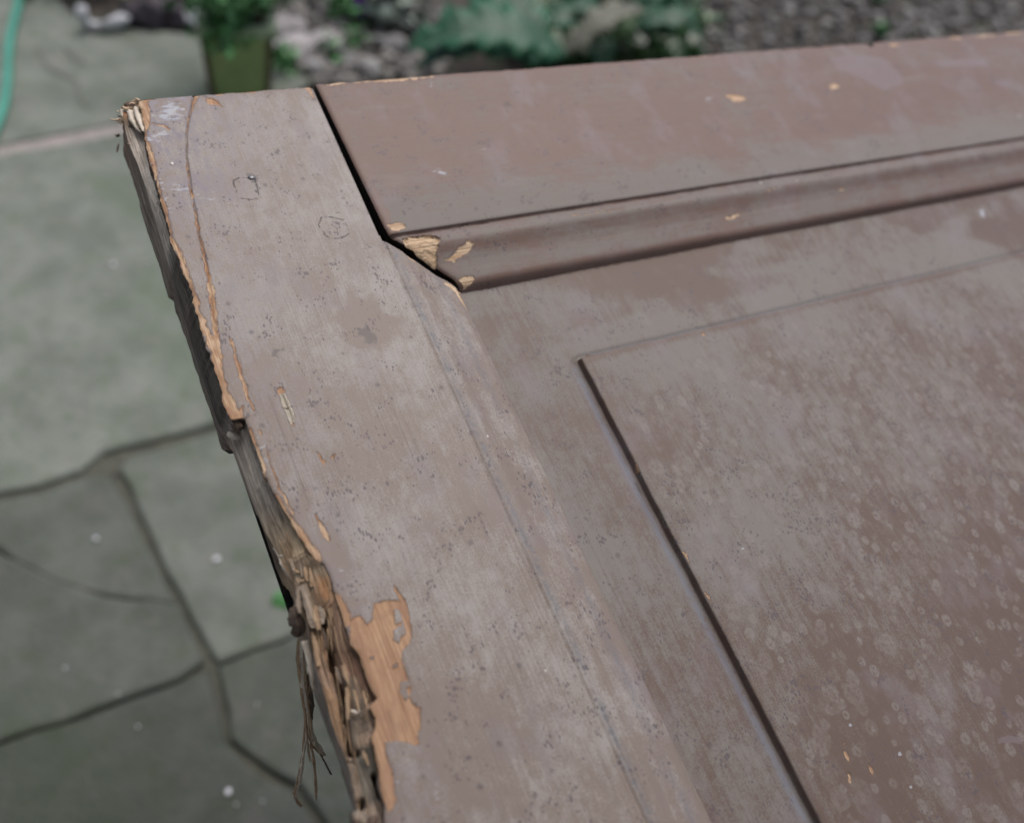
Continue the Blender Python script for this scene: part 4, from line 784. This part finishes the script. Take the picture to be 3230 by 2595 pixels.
# joints traced over the photograph; each stone stops short of them
flag([(-700, 585), (0, 455), (367, 390), (900, 298), (1000, 255), (850, 170), (660, 118), (480, 95), (330, 85), (230, 45), (130, -60), (-200, -200), (-900, -150)])
flag([(-700, 625), (0, 485), (367, 420), (1000, 312), (1400, 250), (1800, 260), (1700, 1000), (1150, 1170), (700, 1318), (520, 1375), (400, 1405), (330, 1420), (250, 1475), (120, 1520), (0, 1545), (-700, 1780)])
flag([(-600, 1790), (0, 1580), (130, 1555), (270, 1505), (335, 1492), (380, 1560), (460, 1720), (555, 1900), (330, 1872), (200, 1835), (60, 1770), (-100, 1660)], 0.60)  # low tones on nearer stones: darker stone plus painted-in light falloff
flag([(-600, 1830), (-100, 1690), (60, 1778), (200, 1842), (330, 1879), (561, 1906), (640, 2085), (560, 2135), (400, 2195), (200, 2275), (0, 2330), (-600, 2540)], .55)
flag([(372, 1470), (420, 1440), (530, 1405), (720, 1350), (1150, 1205), (1700, 1030), (1750, 1650), (1300, 1870), (950, 1990), (800, 2045), (690, 2085), (670, 2065), (610, 1940), (500, 1730), (410, 1540)], .8)
flag([(-600, 2565), (0, 2345), (200, 2290), (400, 2212), (562, 2152), (648, 2122), (690, 2240), (705, 2340), (765, 2410), (840, 2458), (915, 2490), (1000, 2610), (1100, 2800), (900, 3300), (-600, 3300)], .42)
flag([(688, 2098), (800, 2057), (950, 2002), (1300, 1880), (1750, 1680), (1900, 2500), (1700, 3300), (1000, 3300), (1130, 2800), (1040, 2600), (950, 2462), (870, 2428), (795, 2385), (740, 2325), (725, 2235)], .52)
# paving out of the picture
for (x, y) in ((-1.55, .35), (-1.5, -.55), (-.75, -.95), (.1, -1.0), (.95, -.75), (1.0, .05), (1.05, .85)):
    pass
M_MORT = simple('pale_mortar', (.22, .20, .19), (.34, .30, .28), 90, .9, .002, 240)
a = ground([(-500, 579), (0, 477), (367, 407), (900, 312)]); bm = bmesh.new(); L = []
for p in a: L.append((bm.verts.new((p[0], p[1] - .022, -.0032)), bm.verts.new((p[0], p[1] + .022, -.0032))))
for q0, q1 in zip(L, L[1:]): bm.faces.new((q0[0], q1[0], q1[1], q0[1]))
bm_obj('mortar', bm, M_MORT, patio)
M_CRACK = simple('mossy_crack', (.09, .10, .08), (.14, .15, .13), 80, .9)
for px in ([(118, 150), (128, 180), (150, 215), (200, 238), (240, 258), (252, 310), (285, 350)], [(205, 150), (225, 180), (265, 208)]):
    c_ = ground(px); bm = bmesh.new(); L = []
    for k, p in enumerate(c_):
        wq = .0035 * (1 - abs(k - len(px) / 2) / len(px)); L.append((bm.verts.new((p[0] - wq, p[1] - wq, .0035)), bm.verts.new((p[0] + wq, p[1] + wq, .0035))))
    for q0, q1 in zip(L, L[1:]): bm.faces.new((q0[0], q1[0], q1[1], q0[1]))
    bm_obj('crack_dirt', bm, M_CRACK, patio)
# bed of soil and gravel behind the paving
bed_px = [(-900, -220), (-200, -215), (120, -70), (225, 38), (330, 78), (480, 88), (660, 110), (855, 162), (1010, 245), (1420, 240), (1830, 250), (2300, 330), (3600, 330), (4300, -300), (3000, -650), (0, -650)]
b_ = ground(bed_px); bm = bmesh.new(); bm.faces.new([bm.verts.new((p[0], p[1], -.006)) for p in b_]); bed = bm_obj('flower_bed', bm, M_SOIL); tag(bed, kind='structure')

# gravel: nobody could count it
def pebbles(name, spots, mat, rmin, rmax):
    vv, ffs = [], []
    ico = bmesh.new(); bmesh.ops.create_icosphere(ico, subdivisions=1, radius=1); bv = np.array([v.co[:] for v in ico.verts]); bf = np.array([[v.index for v in f.verts] for f in ico.faces]); ico.free()
    cols = []
    for i, (x, y) in enumerate(spots):
        r = rng.uniform(rmin, rmax); s = np.array([rng.uniform(.7, 1.3), rng.uniform(.7, 1.3), rng.uniform(.4, .8)]) * r
        a_ = rng.uniform(0, 6.28); ca, sa = math.cos(a_), math.sin(a_); pts = bv * (1 + rng.uniform(-.18, .18, (len(bv), 1))) * s
        pts = np.column_stack([pts[:, 0] * ca - pts[:, 1] * sa + x, pts[:, 0] * sa + pts[:, 1] * ca + y, pts[:, 2] + r * .15 + rng.uniform(-.004, .008)])
        vv.append(pts); ffs.append(bf + 12 * i if len(bv) == 12 else bf + len(bv) * i); cols += [rng.choice([.3, .45, .7, .9, 1.0, 1.15, 1.35])] * len(bv)
    me = raw_mesh(name, np.vstack(vv), np.vstack(ffs)); set_attr(me, 'a_tone', cols); return link(name, me, mat)
t = NT('mixed_gravel'); tn = t.attr('a_tone'); c_ = t.mix(t.noise(35, t.tex(), 3), (.14, .128, .115), (.24, .23, .215))
cm = t.n.new('ShaderNodeVectorMath'); cm.operation = 'SCALE'; t.put(cm.inputs[0], c_); t.put(cm.inputs['Scale'], tn)
M_GRAVEL = t.done(cm.outputs[0], .8, t.bump(t.noise(300, t.tex(), 3), .002))
def scatter(px_poly, n_, hole=None):
    g_ = ground(px_poly)[:, :2]; lo, hi = g_.min(0), g_.max(0); out = []
    while len(out) < n_:
        q_ = rng.uniform(lo, hi, (n_, 2)); m_ = inside(q_, g_); out += list(map(tuple, q_[m_]))
    return out[:n_]
g1 = pebbles('gravel', scatter([(2230, 330), (3500, 300), (3900, -250), (2500, -250), (2150, -60)], 3000), M_GRAVEL, .005, .016)
tag(g1, 'grey brown gravel covering the bed behind the door on the right', 'gravel', kind='stuff')
g2 = pebbles('gravel', scatter([(875, 150), (1020, 280), (1420, 260), (1400, 40), (1200, -60), (900, -60)], 900), M_GRAVEL, .005, .016)
tag(g2, 'pale gravel and stones between the planter and the leafy plant', 'gravel', kind='stuff')

# added unseen wall and roof behind the camera, to shade and fill the scene
M_BLOCKER = simple('bounce_white', (.72, .71, .68), (.8, .79, .77), 30, .9, .004, 120)
light_blocker = empty('light_blocker'); tag(light_blocker, kind='structure')
bm = bmesh.new(); box_bm(bm, (-5, -1.0, -.02), (5, -.75, 2.6)); bm_obj('wall', bm, M_BLOCKER, light_blocker)  # added wall, kept pale to bounce light onto side faces
bm = bmesh.new(); box_bm(bm, (-5, -.75, 2.2), (5, SHADE_ROOF_Y, 2.32)); bm_obj('shade_roof', bm, M_BLOCKER, light_blocker)

# ------------------------------------------------------------------ THINGS BEHIND
def rock(name, centre, size, mat, seed, label, cat, group=None, rough=.25):
    bm = bmesh.new(); bmesh.ops.create_icosphere(bm, subdivisions=3, radius=1)
    for v in bm.verts:
        c = v.co; k = 1 + rough * (math.sin(c.x * 3.1 + seed) * math.cos(c.y * 2.7 + seed * 2) + .5 * math.sin(c.z * 5 + seed * 3 + c.x * 4)); v.co = Vector((c.x * size[0] * k, c.y * size[1] * k, max(c.z, -.35) * size[2] * k))
    o = bm_obj(name, bm, mat, None, True); o.location = (centre[0], centre[1], size[2] * .34); o.rotation_euler = (0, 0, seed)
    tag(o, label, cat, group); return o
M_PALE = simple('pale_limestone', (.42, .43, .45), (.62, .63, .66), 40, .75, .003, 120)
M_DARKS = simple('dark_purple_slate', (.030, .025, .032), (.075, .060, .075), 30, .7, .003, 100)
M_GREYS = simple('grey_stone', (.16, .155, .15), (.30, .295, .29), 30, .8, .003, 110)
M_PINKS = simple('pinkish_grey_stone', (.25, .23, .23), (.38, .35, .35), 30, .8, .003, 110)
# pale broken shard: a wedge with an upturned spur
c0 = gp(330, 80)
def hull_obj(name, pts, mat, loc, bevel=.004):
    bm = bmesh.new()
    for p in pts: bm.verts.new(p)
    bmesh.ops.convex_hull(bm, input=bm.verts[:]); bmesh.ops.bevel(bm, geom=bm.edges[:], offset=bevel, segments=2, affect='EDGES')
    o = bm_obj(name, bm, mat, None, True); o.location = loc; return o
g = lambda x, y, z=0.: gp(x, y, z) - c0
shard = hull_obj('stone_shard', [g(300, 78, .010), g(312, 100, 0), g(395, 92, 0), g(335, 106, 0), g(418, 24, .03), g(412, 60, .03), g(370, 44, .03), g(322, 72, .03)], M_PALE, c0)
tag(shard, 'whitish broken stone shard at the back edge of the paving, left of the dark stones', 'stone')
bm = bmesh.new(); tube_bm(bm, [g(255, 20, .055), g(258, 45, .04), g(266, 68, .02), g(285, 80, .012), g(315, 82, .014)], [.010, .012, .012, .011, .009], 8); bm_obj('spur', bm, M_PALE, shard, True)
q = gp(462, 72); rock('dark_stone', q, (.040, .036, .04), M_DARKS, 1.0, 'dark purplish stone just right of the whitish shard', 'stone', 'stones at the back of the paving')
q = gp(545, 62); rock('dark_stone', q, (.036, .032, .034), M_DARKS, 2.3, 'dark purplish stone beside the planter foliage, with a pale stone at its right', 'stone', 'stones at the back of the paving')
q = gp(607, 78); rock('pale_stone', q, (.019, .017, .022), M_PALE, .4, 'small pale stone touching the planter on its left side', 'stone', 'stones at the back of the paving')
q = gp(498, 30); rock('pale_stone', (q[0], q[1]), (.016, .014, .02), M_GREYS, 3.1, 'small grey stone between the two dark purplish stones', 'stone', 'stones at the back of the paving')
for i, (x, y, s_, lb) in enumerate(((910, 105, .042, 'pale stone in the gravel nearest the planter'), (940, 165, .045, 'large pale stone in the gravel just behind the door joint gap'), (1035, 150, .042, 'pinkish grey stone right of the largest pale stones in the gravel'), (985, 225, .03, 'grey stone in the gravel touching the door end in the photo'), (1090, 195, .028, 'small grey stone in the gravel half way to the leafy plant'), (1235, 150, .034, 'grey stone under the silvery plant'), (1170, 225, .028, 'dark-edged grey stone below the purple flower'), (880, 160, .03, 'grey stone against the planter right side'))):
    rock('stone', gp(x, y), (s_, s_ * .8, s_ * .6), M_PINKS if i in (0, 1, 2) else M_GREYS, i * 1.3 + .5, lb, 'stone', 'larger stones in the gravel', .2)

# hose
M_HOSE = simple('green_hose_pvc', (.035, .21, .15), (.05, .27, .20), 12, .4, spec=.5)
bm = bmesh.new(); hp = [gp(x, y, .009) for x, y in ((70, -300), (66, -120), (58, 0), (49, 49), (34, 107), (27, 162), (24, 227), (20, 285), (8, 345), (-18, 410), (-70, 500), (-160, 600))]
fine_p = []
for i in range(len(hp) - 1):
    p0, p1, p2, p3 = hp[max(i - 1, 0)], hp[i], hp[i + 1], hp[min(i + 2, len(hp) - 1)]
    for s in range(5):
        x = s / 5; fine_p.append(.5 * ((2 * p1) + (p2 - p0) * x + (2 * p0 - 5 * p1 + 4 * p2 - p3) * x * x + (3 * p1 - p0 - 3 * p2 + p3) * x ** 3))
tube_bm(bm, fine_p, .0088, 12); hose = bm_obj('garden_hose', bm, M_HOSE, None, True); tag(hose, 'green garden hose curving over the paving at the far left', 'hose')

# planter
M_POT = simple('olive_green_glaze', (.23, .32, .125), (.31, .41, .165), 18, .55, .001, 60, c2=(.26, .25, .15), s2=9)
M_RIM = simple('mossy_rim', (.26, .33, .20), (.38, .45, .31), 40, .8, .001, 100)
M_WOODB = simple('brown_corner_board', (.07, .055, .03), (.12, .09, .05), 40, .8, .001, 90)
pc = gp(765, 330); pl, pr = gp(672, 335), gp(848, 335)
wd = (pr - pl).length; ang = math.atan2((pr - pl).y, (pr - pl).x)
planter = empty('planter', (pc.x, pc.y, 0), ang)
tag(planter, 'square tapered olive green planter standing on the paving behind the door', 'planter')
hb, ht, PHT = wd * .46, wd * .56, .0
# height so that the rim reaches its place in the picture
for k in range(60):
    z_ = k * .005
    if abs(gp(750, 78, z_).y - pc.y) < .012: PHT = z_
PHT = max(PHT, .14)
def frustum(name, x0, x1, z0, z1, y0, y1, mat, parent):
    bm = bmesh.new(); q_ = [(-x0, -y0 + hb, z0), (x0, -y0 + hb, z0), (x0, y0 + hb, z0), (-x0, y0 + hb, z0)]; r_ = [(-x1, -y1 + hb, z1), (x1, -y1 + hb, z1), (x1, y1 + hb, z1), (-x1, y1 + hb, z1)]
    a_ = [bm.verts.new(p) for p in q_]; b__ = [bm.verts.new(p) for p in r_]
    bm.faces.new(a_[::-1]); bm.faces.new(b__)
    for i in range(4): bm.faces.new((a_[i], a_[(i + 1) % 4], b__[(i + 1) % 4], b__[i]))
    bmesh.ops.bevel(bm, geom=bm.edges[:], offset=.002, segments=2, affect='EDGES'); return bm_obj(name, bm, mat, parent)
frustum('body', hb, ht, 0, PHT - .022, hb, ht, M_POT, planter)
for sx, sy in ((1, 0), (-1, 0), (0, 1), (0, -1)):
    bm = bmesh.new(); e = ht + .004
    if sx: box_bm(bm, (sx * e - .008, -e + hb - .006, PHT - .02), (sx * e + .008, e + hb + .006, PHT))
    else: box_bm(bm, (-e + .009, sy * e + hb - .008, PHT - .02), (e - .009, sy * e + hb + .008, PHT))
    bm_obj('rim', bm, M_RIM, planter)
for sx in (-1, 1):
    bm = bmesh.new(); a_ = [bm.verts.new(p) for p in ((sx * (hb + .002) - .008, -.004, .002), (sx * (hb + .002) + .003, -.004, .002), (sx * (ht + .002) + .003, -.004 - (ht - hb), PHT - .022), (sx * (ht + .002) - .008, -.004 - (ht - hb), PHT - .022))]
    f_ = bm.faces.new(a_); r_ = bmesh.ops.extrude_face_region(bm, geom=[f_]); bmesh.ops.translate(bm, vec=(0, .012, 0), verts=[v for v in r_['geom'] if isinstance(v, bmesh.types.BMVert)])
    bm_obj('corner_board', bm, M_WOODB, planter)
bm = bmesh.new(); s_ = ht - .01; bm.faces.new([bm.verts.new(p) for p in ((-s_, -s_ + hb, PHT - .018), (s_, -s_ + hb, PHT - .018), (s_, s_ + hb, PHT - .018), (-s_, s_ + hb, PHT - .018))]); bm_obj('soil', bm, M_SOIL, planter)

def leaf_mat(name, a, b, rough=.4, spec=.5, trans=.0):
    t = NT(name); n_ = t.noise(30, t.tex(), 3); i_ = t.attr('a_tone')
    c = t.mix(n_, a, b); cm = t.n.new('ShaderNodeVectorMath'); cm.operation = 'SCALE'; t.put(cm.inputs[0], c); t.put(cm.inputs['Scale'], i_)
    return t.done(cm.outputs[0], rough, None, spec)
M_LEAF = leaf_mat('fresh_green_leaf', (.05, .17, .05), (.10, .27, .09), .4)
M_SILV = leaf_mat('silvery_leaf', (.15, .19, .15), (.30, .34, .30), .7)
M_STEM = simple('green_stem', (.05, .08, .03), (.09, .12, .05), 40, .6)
def foliage(name, centres, nleaf, size, spread, mat, parent, up=.5):
    vv, ff, tn = [], [], []
    for i in range(nleaf):
        c = np.array(centres[rng.integers(len(centres))]) + rng.normal(0, 1, 3) * spread
        d = rng.normal(0, 1, 3); d[2] = abs(d[2]) * up + .1; d /= np.linalg.norm(d)
        s = np.cross(d, rng.normal(0, 1, 3)); s /= np.linalg.norm(s); nn = np.cross(d, s); L_ = size * rng.uniform(.6, 1.3); w_ = L_ * rng.uniform(.3, .45)
        k = len(vv) * 6
        vv.append(np.array([c, c + d * L_ * .35 + s * w_ - nn * .1 * L_, c + d * L_ * .35, c + d * L_ * .35 - s * w_ - nn * .1 * L_, c + d * L_ * .75 + s * w_ * .6 - nn * .12 * L_, c + d * L_ - nn * .25 * L_]))
        ff += [(k, k + 1, k + 2), (k, k + 2, k + 3), (k + 2, k + 1, k + 4), (k + 2, k + 4, k + 5), (k + 2, k + 5, k + 3)]; tn += [rng.uniform(.45, 1.5)] * 6
    me = raw_mesh(name, np.vstack(vv), np.array(ff)); set_attr(me, 'a_tone', tn); return link(name, me, mat, parent)
def shrub(name, base, height, rad, nstem, nleaf, size, mat, label, cat, group=None, squash=.7):
    root = empty(name, base); tag(root, label, cat, group); cs = []
    for i in range(nstem):
        a_ = rng.uniform(0, 6.28); r_ = rad * rng.uniform(.2, 1); tip = Vector((math.cos(a_) * r_, math.sin(a_) * r_, height * rng.uniform(.5, 1))); mid = tip * .5 + Vector((0, 0, height * .15))
        bm = bmesh.new(); tube_bm(bm, [(0, 0, 0), mid, tip], [.0025, .002, .0012], 5); bm_obj('stem', bm, M_STEM, root, True); cs += [mid, tip, tip, (mid + tip) / 2]
    foliage('foliage', [tuple(c) for c in cs], nleaf, size, rad * .28, mat, root); return root
pot_top = planter.location + Vector((-math.sin(ang) * hb, math.cos(ang) * hb, PHT - .018))
shrub('potted_plant', pot_top + Vector((-.006, .012, .012)), .11, .10, 12, 950, .027, M_LEAF, 'bushy small leaved green plant growing in the olive planter', 'plant')
q = gp(1225, 70); shrub('silver_plant', (q.x, q.y, -.006), .09, .075, 7, 200, .034, M_SILV, 'pale silvery leaved plant right of the purple flower', 'plant')
q = gp(1060, 40); shrub('small_plant', (q.x, q.y, -.006), .06, .06, 5, 110, .026, M_LEAF, 'small dark green plant in the gravel left of the purple flower', 'plant')
for k, (x, y, lb) in enumerate(((2775, 120, 'small green weed in the gravel just behind the door edge'), (2770, 10, 'small green weed in the gravel at the top of the picture'))):
    q = gp(x, y); shrub('weed', (q.x, q.y, 0), .028, .022, 4, 46, .018, M_LEAF, lb, 'weed', 'weeds in the gravel')
q = gp(1090, 170); shrub('ground_weed', (q.x, q.y, 0), .03, .05, 5, 90, .018, M_LEAF, 'low green weed creeping among the pale stones', 'weed', 'weeds in the gravel')
q = gp(905, 215); shrub('ground_weed', (q.x, q.y, 0), .03, .04, 5, 80, .018, M_LEAF, 'low green weed beside the foot of the planter', 'weed', 'weeds in the gravel')
q = gp(690, 110, PHT - .02); shrub('trailing_plant', (q.x, pc.y - .012, PHT - .035), .03, .05, 6, 130, .022, M_LEAF, 'green sprigs spilling over the front left rim of the planter', 'plant')
# purple flower
M_PURP = simple('purple_petal', (.14, .035, .30), (.22, .07, .42), 60, .6)
q = gp(1130, 85); fl = empty('flower', (q.x, q.y, 0)); tag(fl, 'small purple flower spike standing over the gravel', 'flower')
bm = bmesh.new(); tube_bm(bm, [(0, 0, 0), (.002, .0, .03), (-.002, .004, .06)], .0015, 5); bm_obj('stem', bm, M_STEM, fl)
for k in range(9):
    bm = bmesh.new(); bmesh.ops.create_icosphere(bm, subdivisions=1, radius=.0075); bmesh.ops.scale(bm, vec=(1, .55, .8), verts=bm.verts[:]); o = bm_obj('petal', bm, M_PURP, fl, True)
    o.location = (math.cos(k * 2.4) * .007, math.sin(k * 2.4) * .007, .03 + .006 * k); o.rotation_euler = (k, k * 1.7, k * .6)

# big lobed-leaf plant
M_BIG = leaf_mat('broad_lobed_leaf', (.010, .058, .026), (.022, .095, .047), .5, .4)
M_BIGD = leaf_mat('deep_green_leaf', (.018, .055, .014), (.032, .085, .02), .4, .5)
M_BRN = leaf_mat('brownish_leaf_back', (.07, .08, .05), (.11, .105, .075), .6)
def big_leaf(base, tip, normal, width, mat, parent, lobes=5, droop=.15, stalk=None):
    base, tip, nr = Vector(base), Vector(tip), Vector(normal).normalized(); ax = (tip - base); L_ = ax.length; ax.normalize(); side = nr.cross(ax).normalized(); nr = ax.cross(side).normalized()
    bm = bmesh.new(); nn = 44; left, mid, right = [], [], []
    for i in range(nn + 1):
        s = i / nn; env_ = math.sin(math.pi * min(1, s * .93 + .07)) ** .75 * (1 - .35 * s); ph_ = (s * lobes) % 1
        lob = .45 + .55 * (1 - abs(ph_ - .42) / .58) ** .8; lob *= 1 + .14 * math.sin(s * 97)
        w_ = width * .5 * env_ * lob if 0 < i < nn else .0
        c = base + ax * L_ * s + nr * (L_ * .25 * math.sin(math.pi * s) * .6 - droop * L_ * s * s)
        sw = ax * (w_ * .55)
        mid.append(bm.verts.new(c - nr * .0)); left.append([bm.verts.new(c + side * w_ * .5 + sw * .4 + nr * w_ * .2), bm.verts.new(c + side * w_ + sw + nr * (w_ * .10 + .003 * math.sin(i * 1.3)))])
        right.append([bm.verts.new(c - side * w_ * .5 + sw * .4 + nr * w_ * .2), bm.verts.new(c - side * w_ + sw + nr * (w_ * .10 + .003 * math.cos(i * 1.7)))])
    for i in range(nn):
        for q_ in ((mid[i], mid[i + 1], left[i + 1][0], left[i][0]), (left[i][0], left[i + 1][0], left[i + 1][1], left[i][1]), (mid[i + 1], mid[i], right[i][0], right[i + 1][0]), (right[i + 1][0], right[i][0], right[i][1], right[i + 1][1])):
            bm.faces.new(q_)
    me = bpy.data.meshes.new('leaf'); bm.to_mesh(me); bm.free(); me.polygons.foreach_set('use_smooth', [True] * len(me.polygons))
    k5 = np.tile([.6, .85, 1.3, .85, 1.3], nn + 1); set_attr(me, 'a_tone', k5[:len(me.vertices)] * random.uniform(.85, 1.2) * (1 + .18 * np.sin(np.repeat(np.arange(nn + 1), 5) * 2.1))); o = link('leaf', me, mat, parent)
    md = o.modifiers.new('thickness', 'SOLIDIFY'); md.thickness = .0012
    bm = bmesh.new(); tube_bm(bm, [base * .15, (base * .6 + Vector((0, 0, .02))), base, base + ax * L_ * .45 + nr * L_ * .13], [.004, .0035, .003, .0015], 6); bm_obj('leaf_stalk', bm, M_STEM, o, True); return o
pb = gp(1950, 60); plant = empty('leafy_plant', (pb.x, pb.y, 0)); tag(plant, 'large plant with broad lobed green leaves behind the door top rail', 'plant')
def L(x, y, z): return gp(x, y, z) - Vector((pb.x, pb.y, 0))
UPV = Vector((0, -.25, 1))
big_leaf(L(1790, 170, .10), L(1290, 110, .13), UPV, .20, M_BIG, plant, 5, .12)
big_leaf(L(1720, 150, .12), L(1480, -80, .15), Vector((.1, -.5, 1)), .19, M_BIG, plant, 4, .1)
big_leaf(L(1740, 185, .11), L(1300, 185, .08), Vector((0, -.2, 1)), .12, M_BIG, plant, 4, .1)
big_leaf(L(1770, 170, .10), L(2040, 20, .16), Vector((-.3, -.5, .8)), .10, M_BRN, plant, 4, .05)
big_leaf(L(1850, 60, .08), L(1800, -130, .20), Vector((0, -.6, 1)), .16, M_BIGD, plant, 4, .1)
big_leaf(L(1930, 90, .07), L(2160, 130, .09), Vector((.1, -.2, 1)), .12, M_BIGD, plant, 5, .25)
big_leaf(L(1960, 50, .09), L(2260, 30, .10), Vector((.1, -.3, 1)), .14, M_BIGD, plant, 5, .2)
big_leaf(L(1950, 20, .10), L(2200, -60, .15), Vector((.2, -.4, 1)), .15, M_BIG, plant, 5, .15)
big_leaf(L(1900, 30, .09), L(1640, 10, .10), Vector((-.1, -.3, 1)), .16, M_BIGD, plant, 4, .1)
big_leaf(L(1920, 100, .05), L(1800, 230, .05), Vector((0, -.2, 1)), .12, M_BIGD, plant, 4, .2)
big_leaf(L(1990, 110, .05), L(2130, 210, .05), Vector((.1, -.2, 1)), .10, M_BIGD, plant, 4, .2)
big_leaf(L(1900, -10, .1), L(1950, -200, .22), Vector((0, -.6, 1)), .16, M_BIGD, plant, 4, .1)
for x0, y0, z0, x1, y1, z1, w_, m_ in ((1880, 90, .10, 1700, 60, .13, .11, M_BIG), (2000, 90, .09, 2090, 60, .13, .10, M_BIG), (2010, 130, .07, 2200, 190, .07, .10, M_BIGD), (1840, 130, .09, 1660, 190, .09, .11, M_BIGD), (1900, 60, .10, 1830, 10, .17, .11, M_BIG), (2020, 60, .10, 2230, 100, .11, .10, M_BIG), (1890, 120, .08, 1900, 210, .07, .09, M_BIG), (1760, 60, .10, 1590, -10, .12, .12, M_BIGD)):
    big_leaf(L(x0, y0, z0), L(x1, y1, z1), Vector((random.uniform(-.2, .2), -.35, 1)), w_, m_, plant, 4, .15)
# dark undergrowth round it
for k, (x, y, lb) in enumerate(((1800, 215, 'low dark green undergrowth beneath the broad lobed leaves at the door edge'), (1990, 225, 'low dark green undergrowth at the door edge right of the broad leaves'), (2050, 120, 'low dark green undergrowth right of the broad lobed leaves'), (1660, 60, 'low dark green undergrowth behind the broad lobed leaves'), (650, -60, 'dark undergrowth behind the planter'), (250, -50, 'dark undergrowth behind the whitish shard'))):
    q = gp(x, y); shrub('undergrowth', (q.x, q.y, 0), .07, .12, 8, 260, .032, M_BIGD, lb, 'undergrowth')

# small pale flecks and a green leaf fallen on the paving
M_FLECK = simple('pale_petal', (.55, .56, .60), (.72, .72, .76), 60, .7)
for i, (x, y) in enumerate(((357, 832), (468, 822), (336, 940), (302, 1697), (683, 1762), (205, 2105), (372, 2187), (435, 2290), (720, 2495), (745, 2535), (828, 2525), (810, 2220))):
    s_ = random.uniform(.0026, .0042) * (1.25 if i in (0, 3, 4, 8) else .5); p = gp(x, y, .003)
    s_ *= .85; bm = bmesh.new(); bmesh.ops.create_icosphere(bm, subdivisions=1, radius=s_); bmesh.ops.scale(bm, vec=(1.2, .9, .5), verts=bm.verts[:])
    o = bm_obj('petal', bm, M_FLECK); o.location = p; o.rotation_euler = (0, 0, i); tag(o, 'tiny pale fallen petal lying on the grey flagstones', 'petal', 'pale petals scattered on the paving')
q = gp(893, 1888, .004); me = bpy.data.meshes.new('fallen_leaf'); bm = bmesh.new()
vs = [bm.verts.new((math.cos(a_) * .016 * (1 + .25 * math.cos(3 * a_)), math.sin(a_) * .012, .004 * math.cos(2 * a_))) for a_ in np.linspace(0, 6.28, 14, endpoint=False)]; cvt = bm.verts.new((0, 0, .003))
for i in range(14): bm.faces.new((vs[i], vs[(i + 1) % 14], cvt))
bm.to_mesh(me); bm.free(); set_attr(me, 'a_tone', np.full(len(me.vertices), .75)); o = link('fallen_leaf', me, M_LEAF); o.location = q; o.modifiers.new('t', 'SOLIDIFY').thickness = .001
tag(o, 'small bright green leaf on the paving beside the torn door edge', 'leaf')
print('faces', sum(len(o.data.polygons) for o in bpy.data.objects if o.type == 'MESH'))
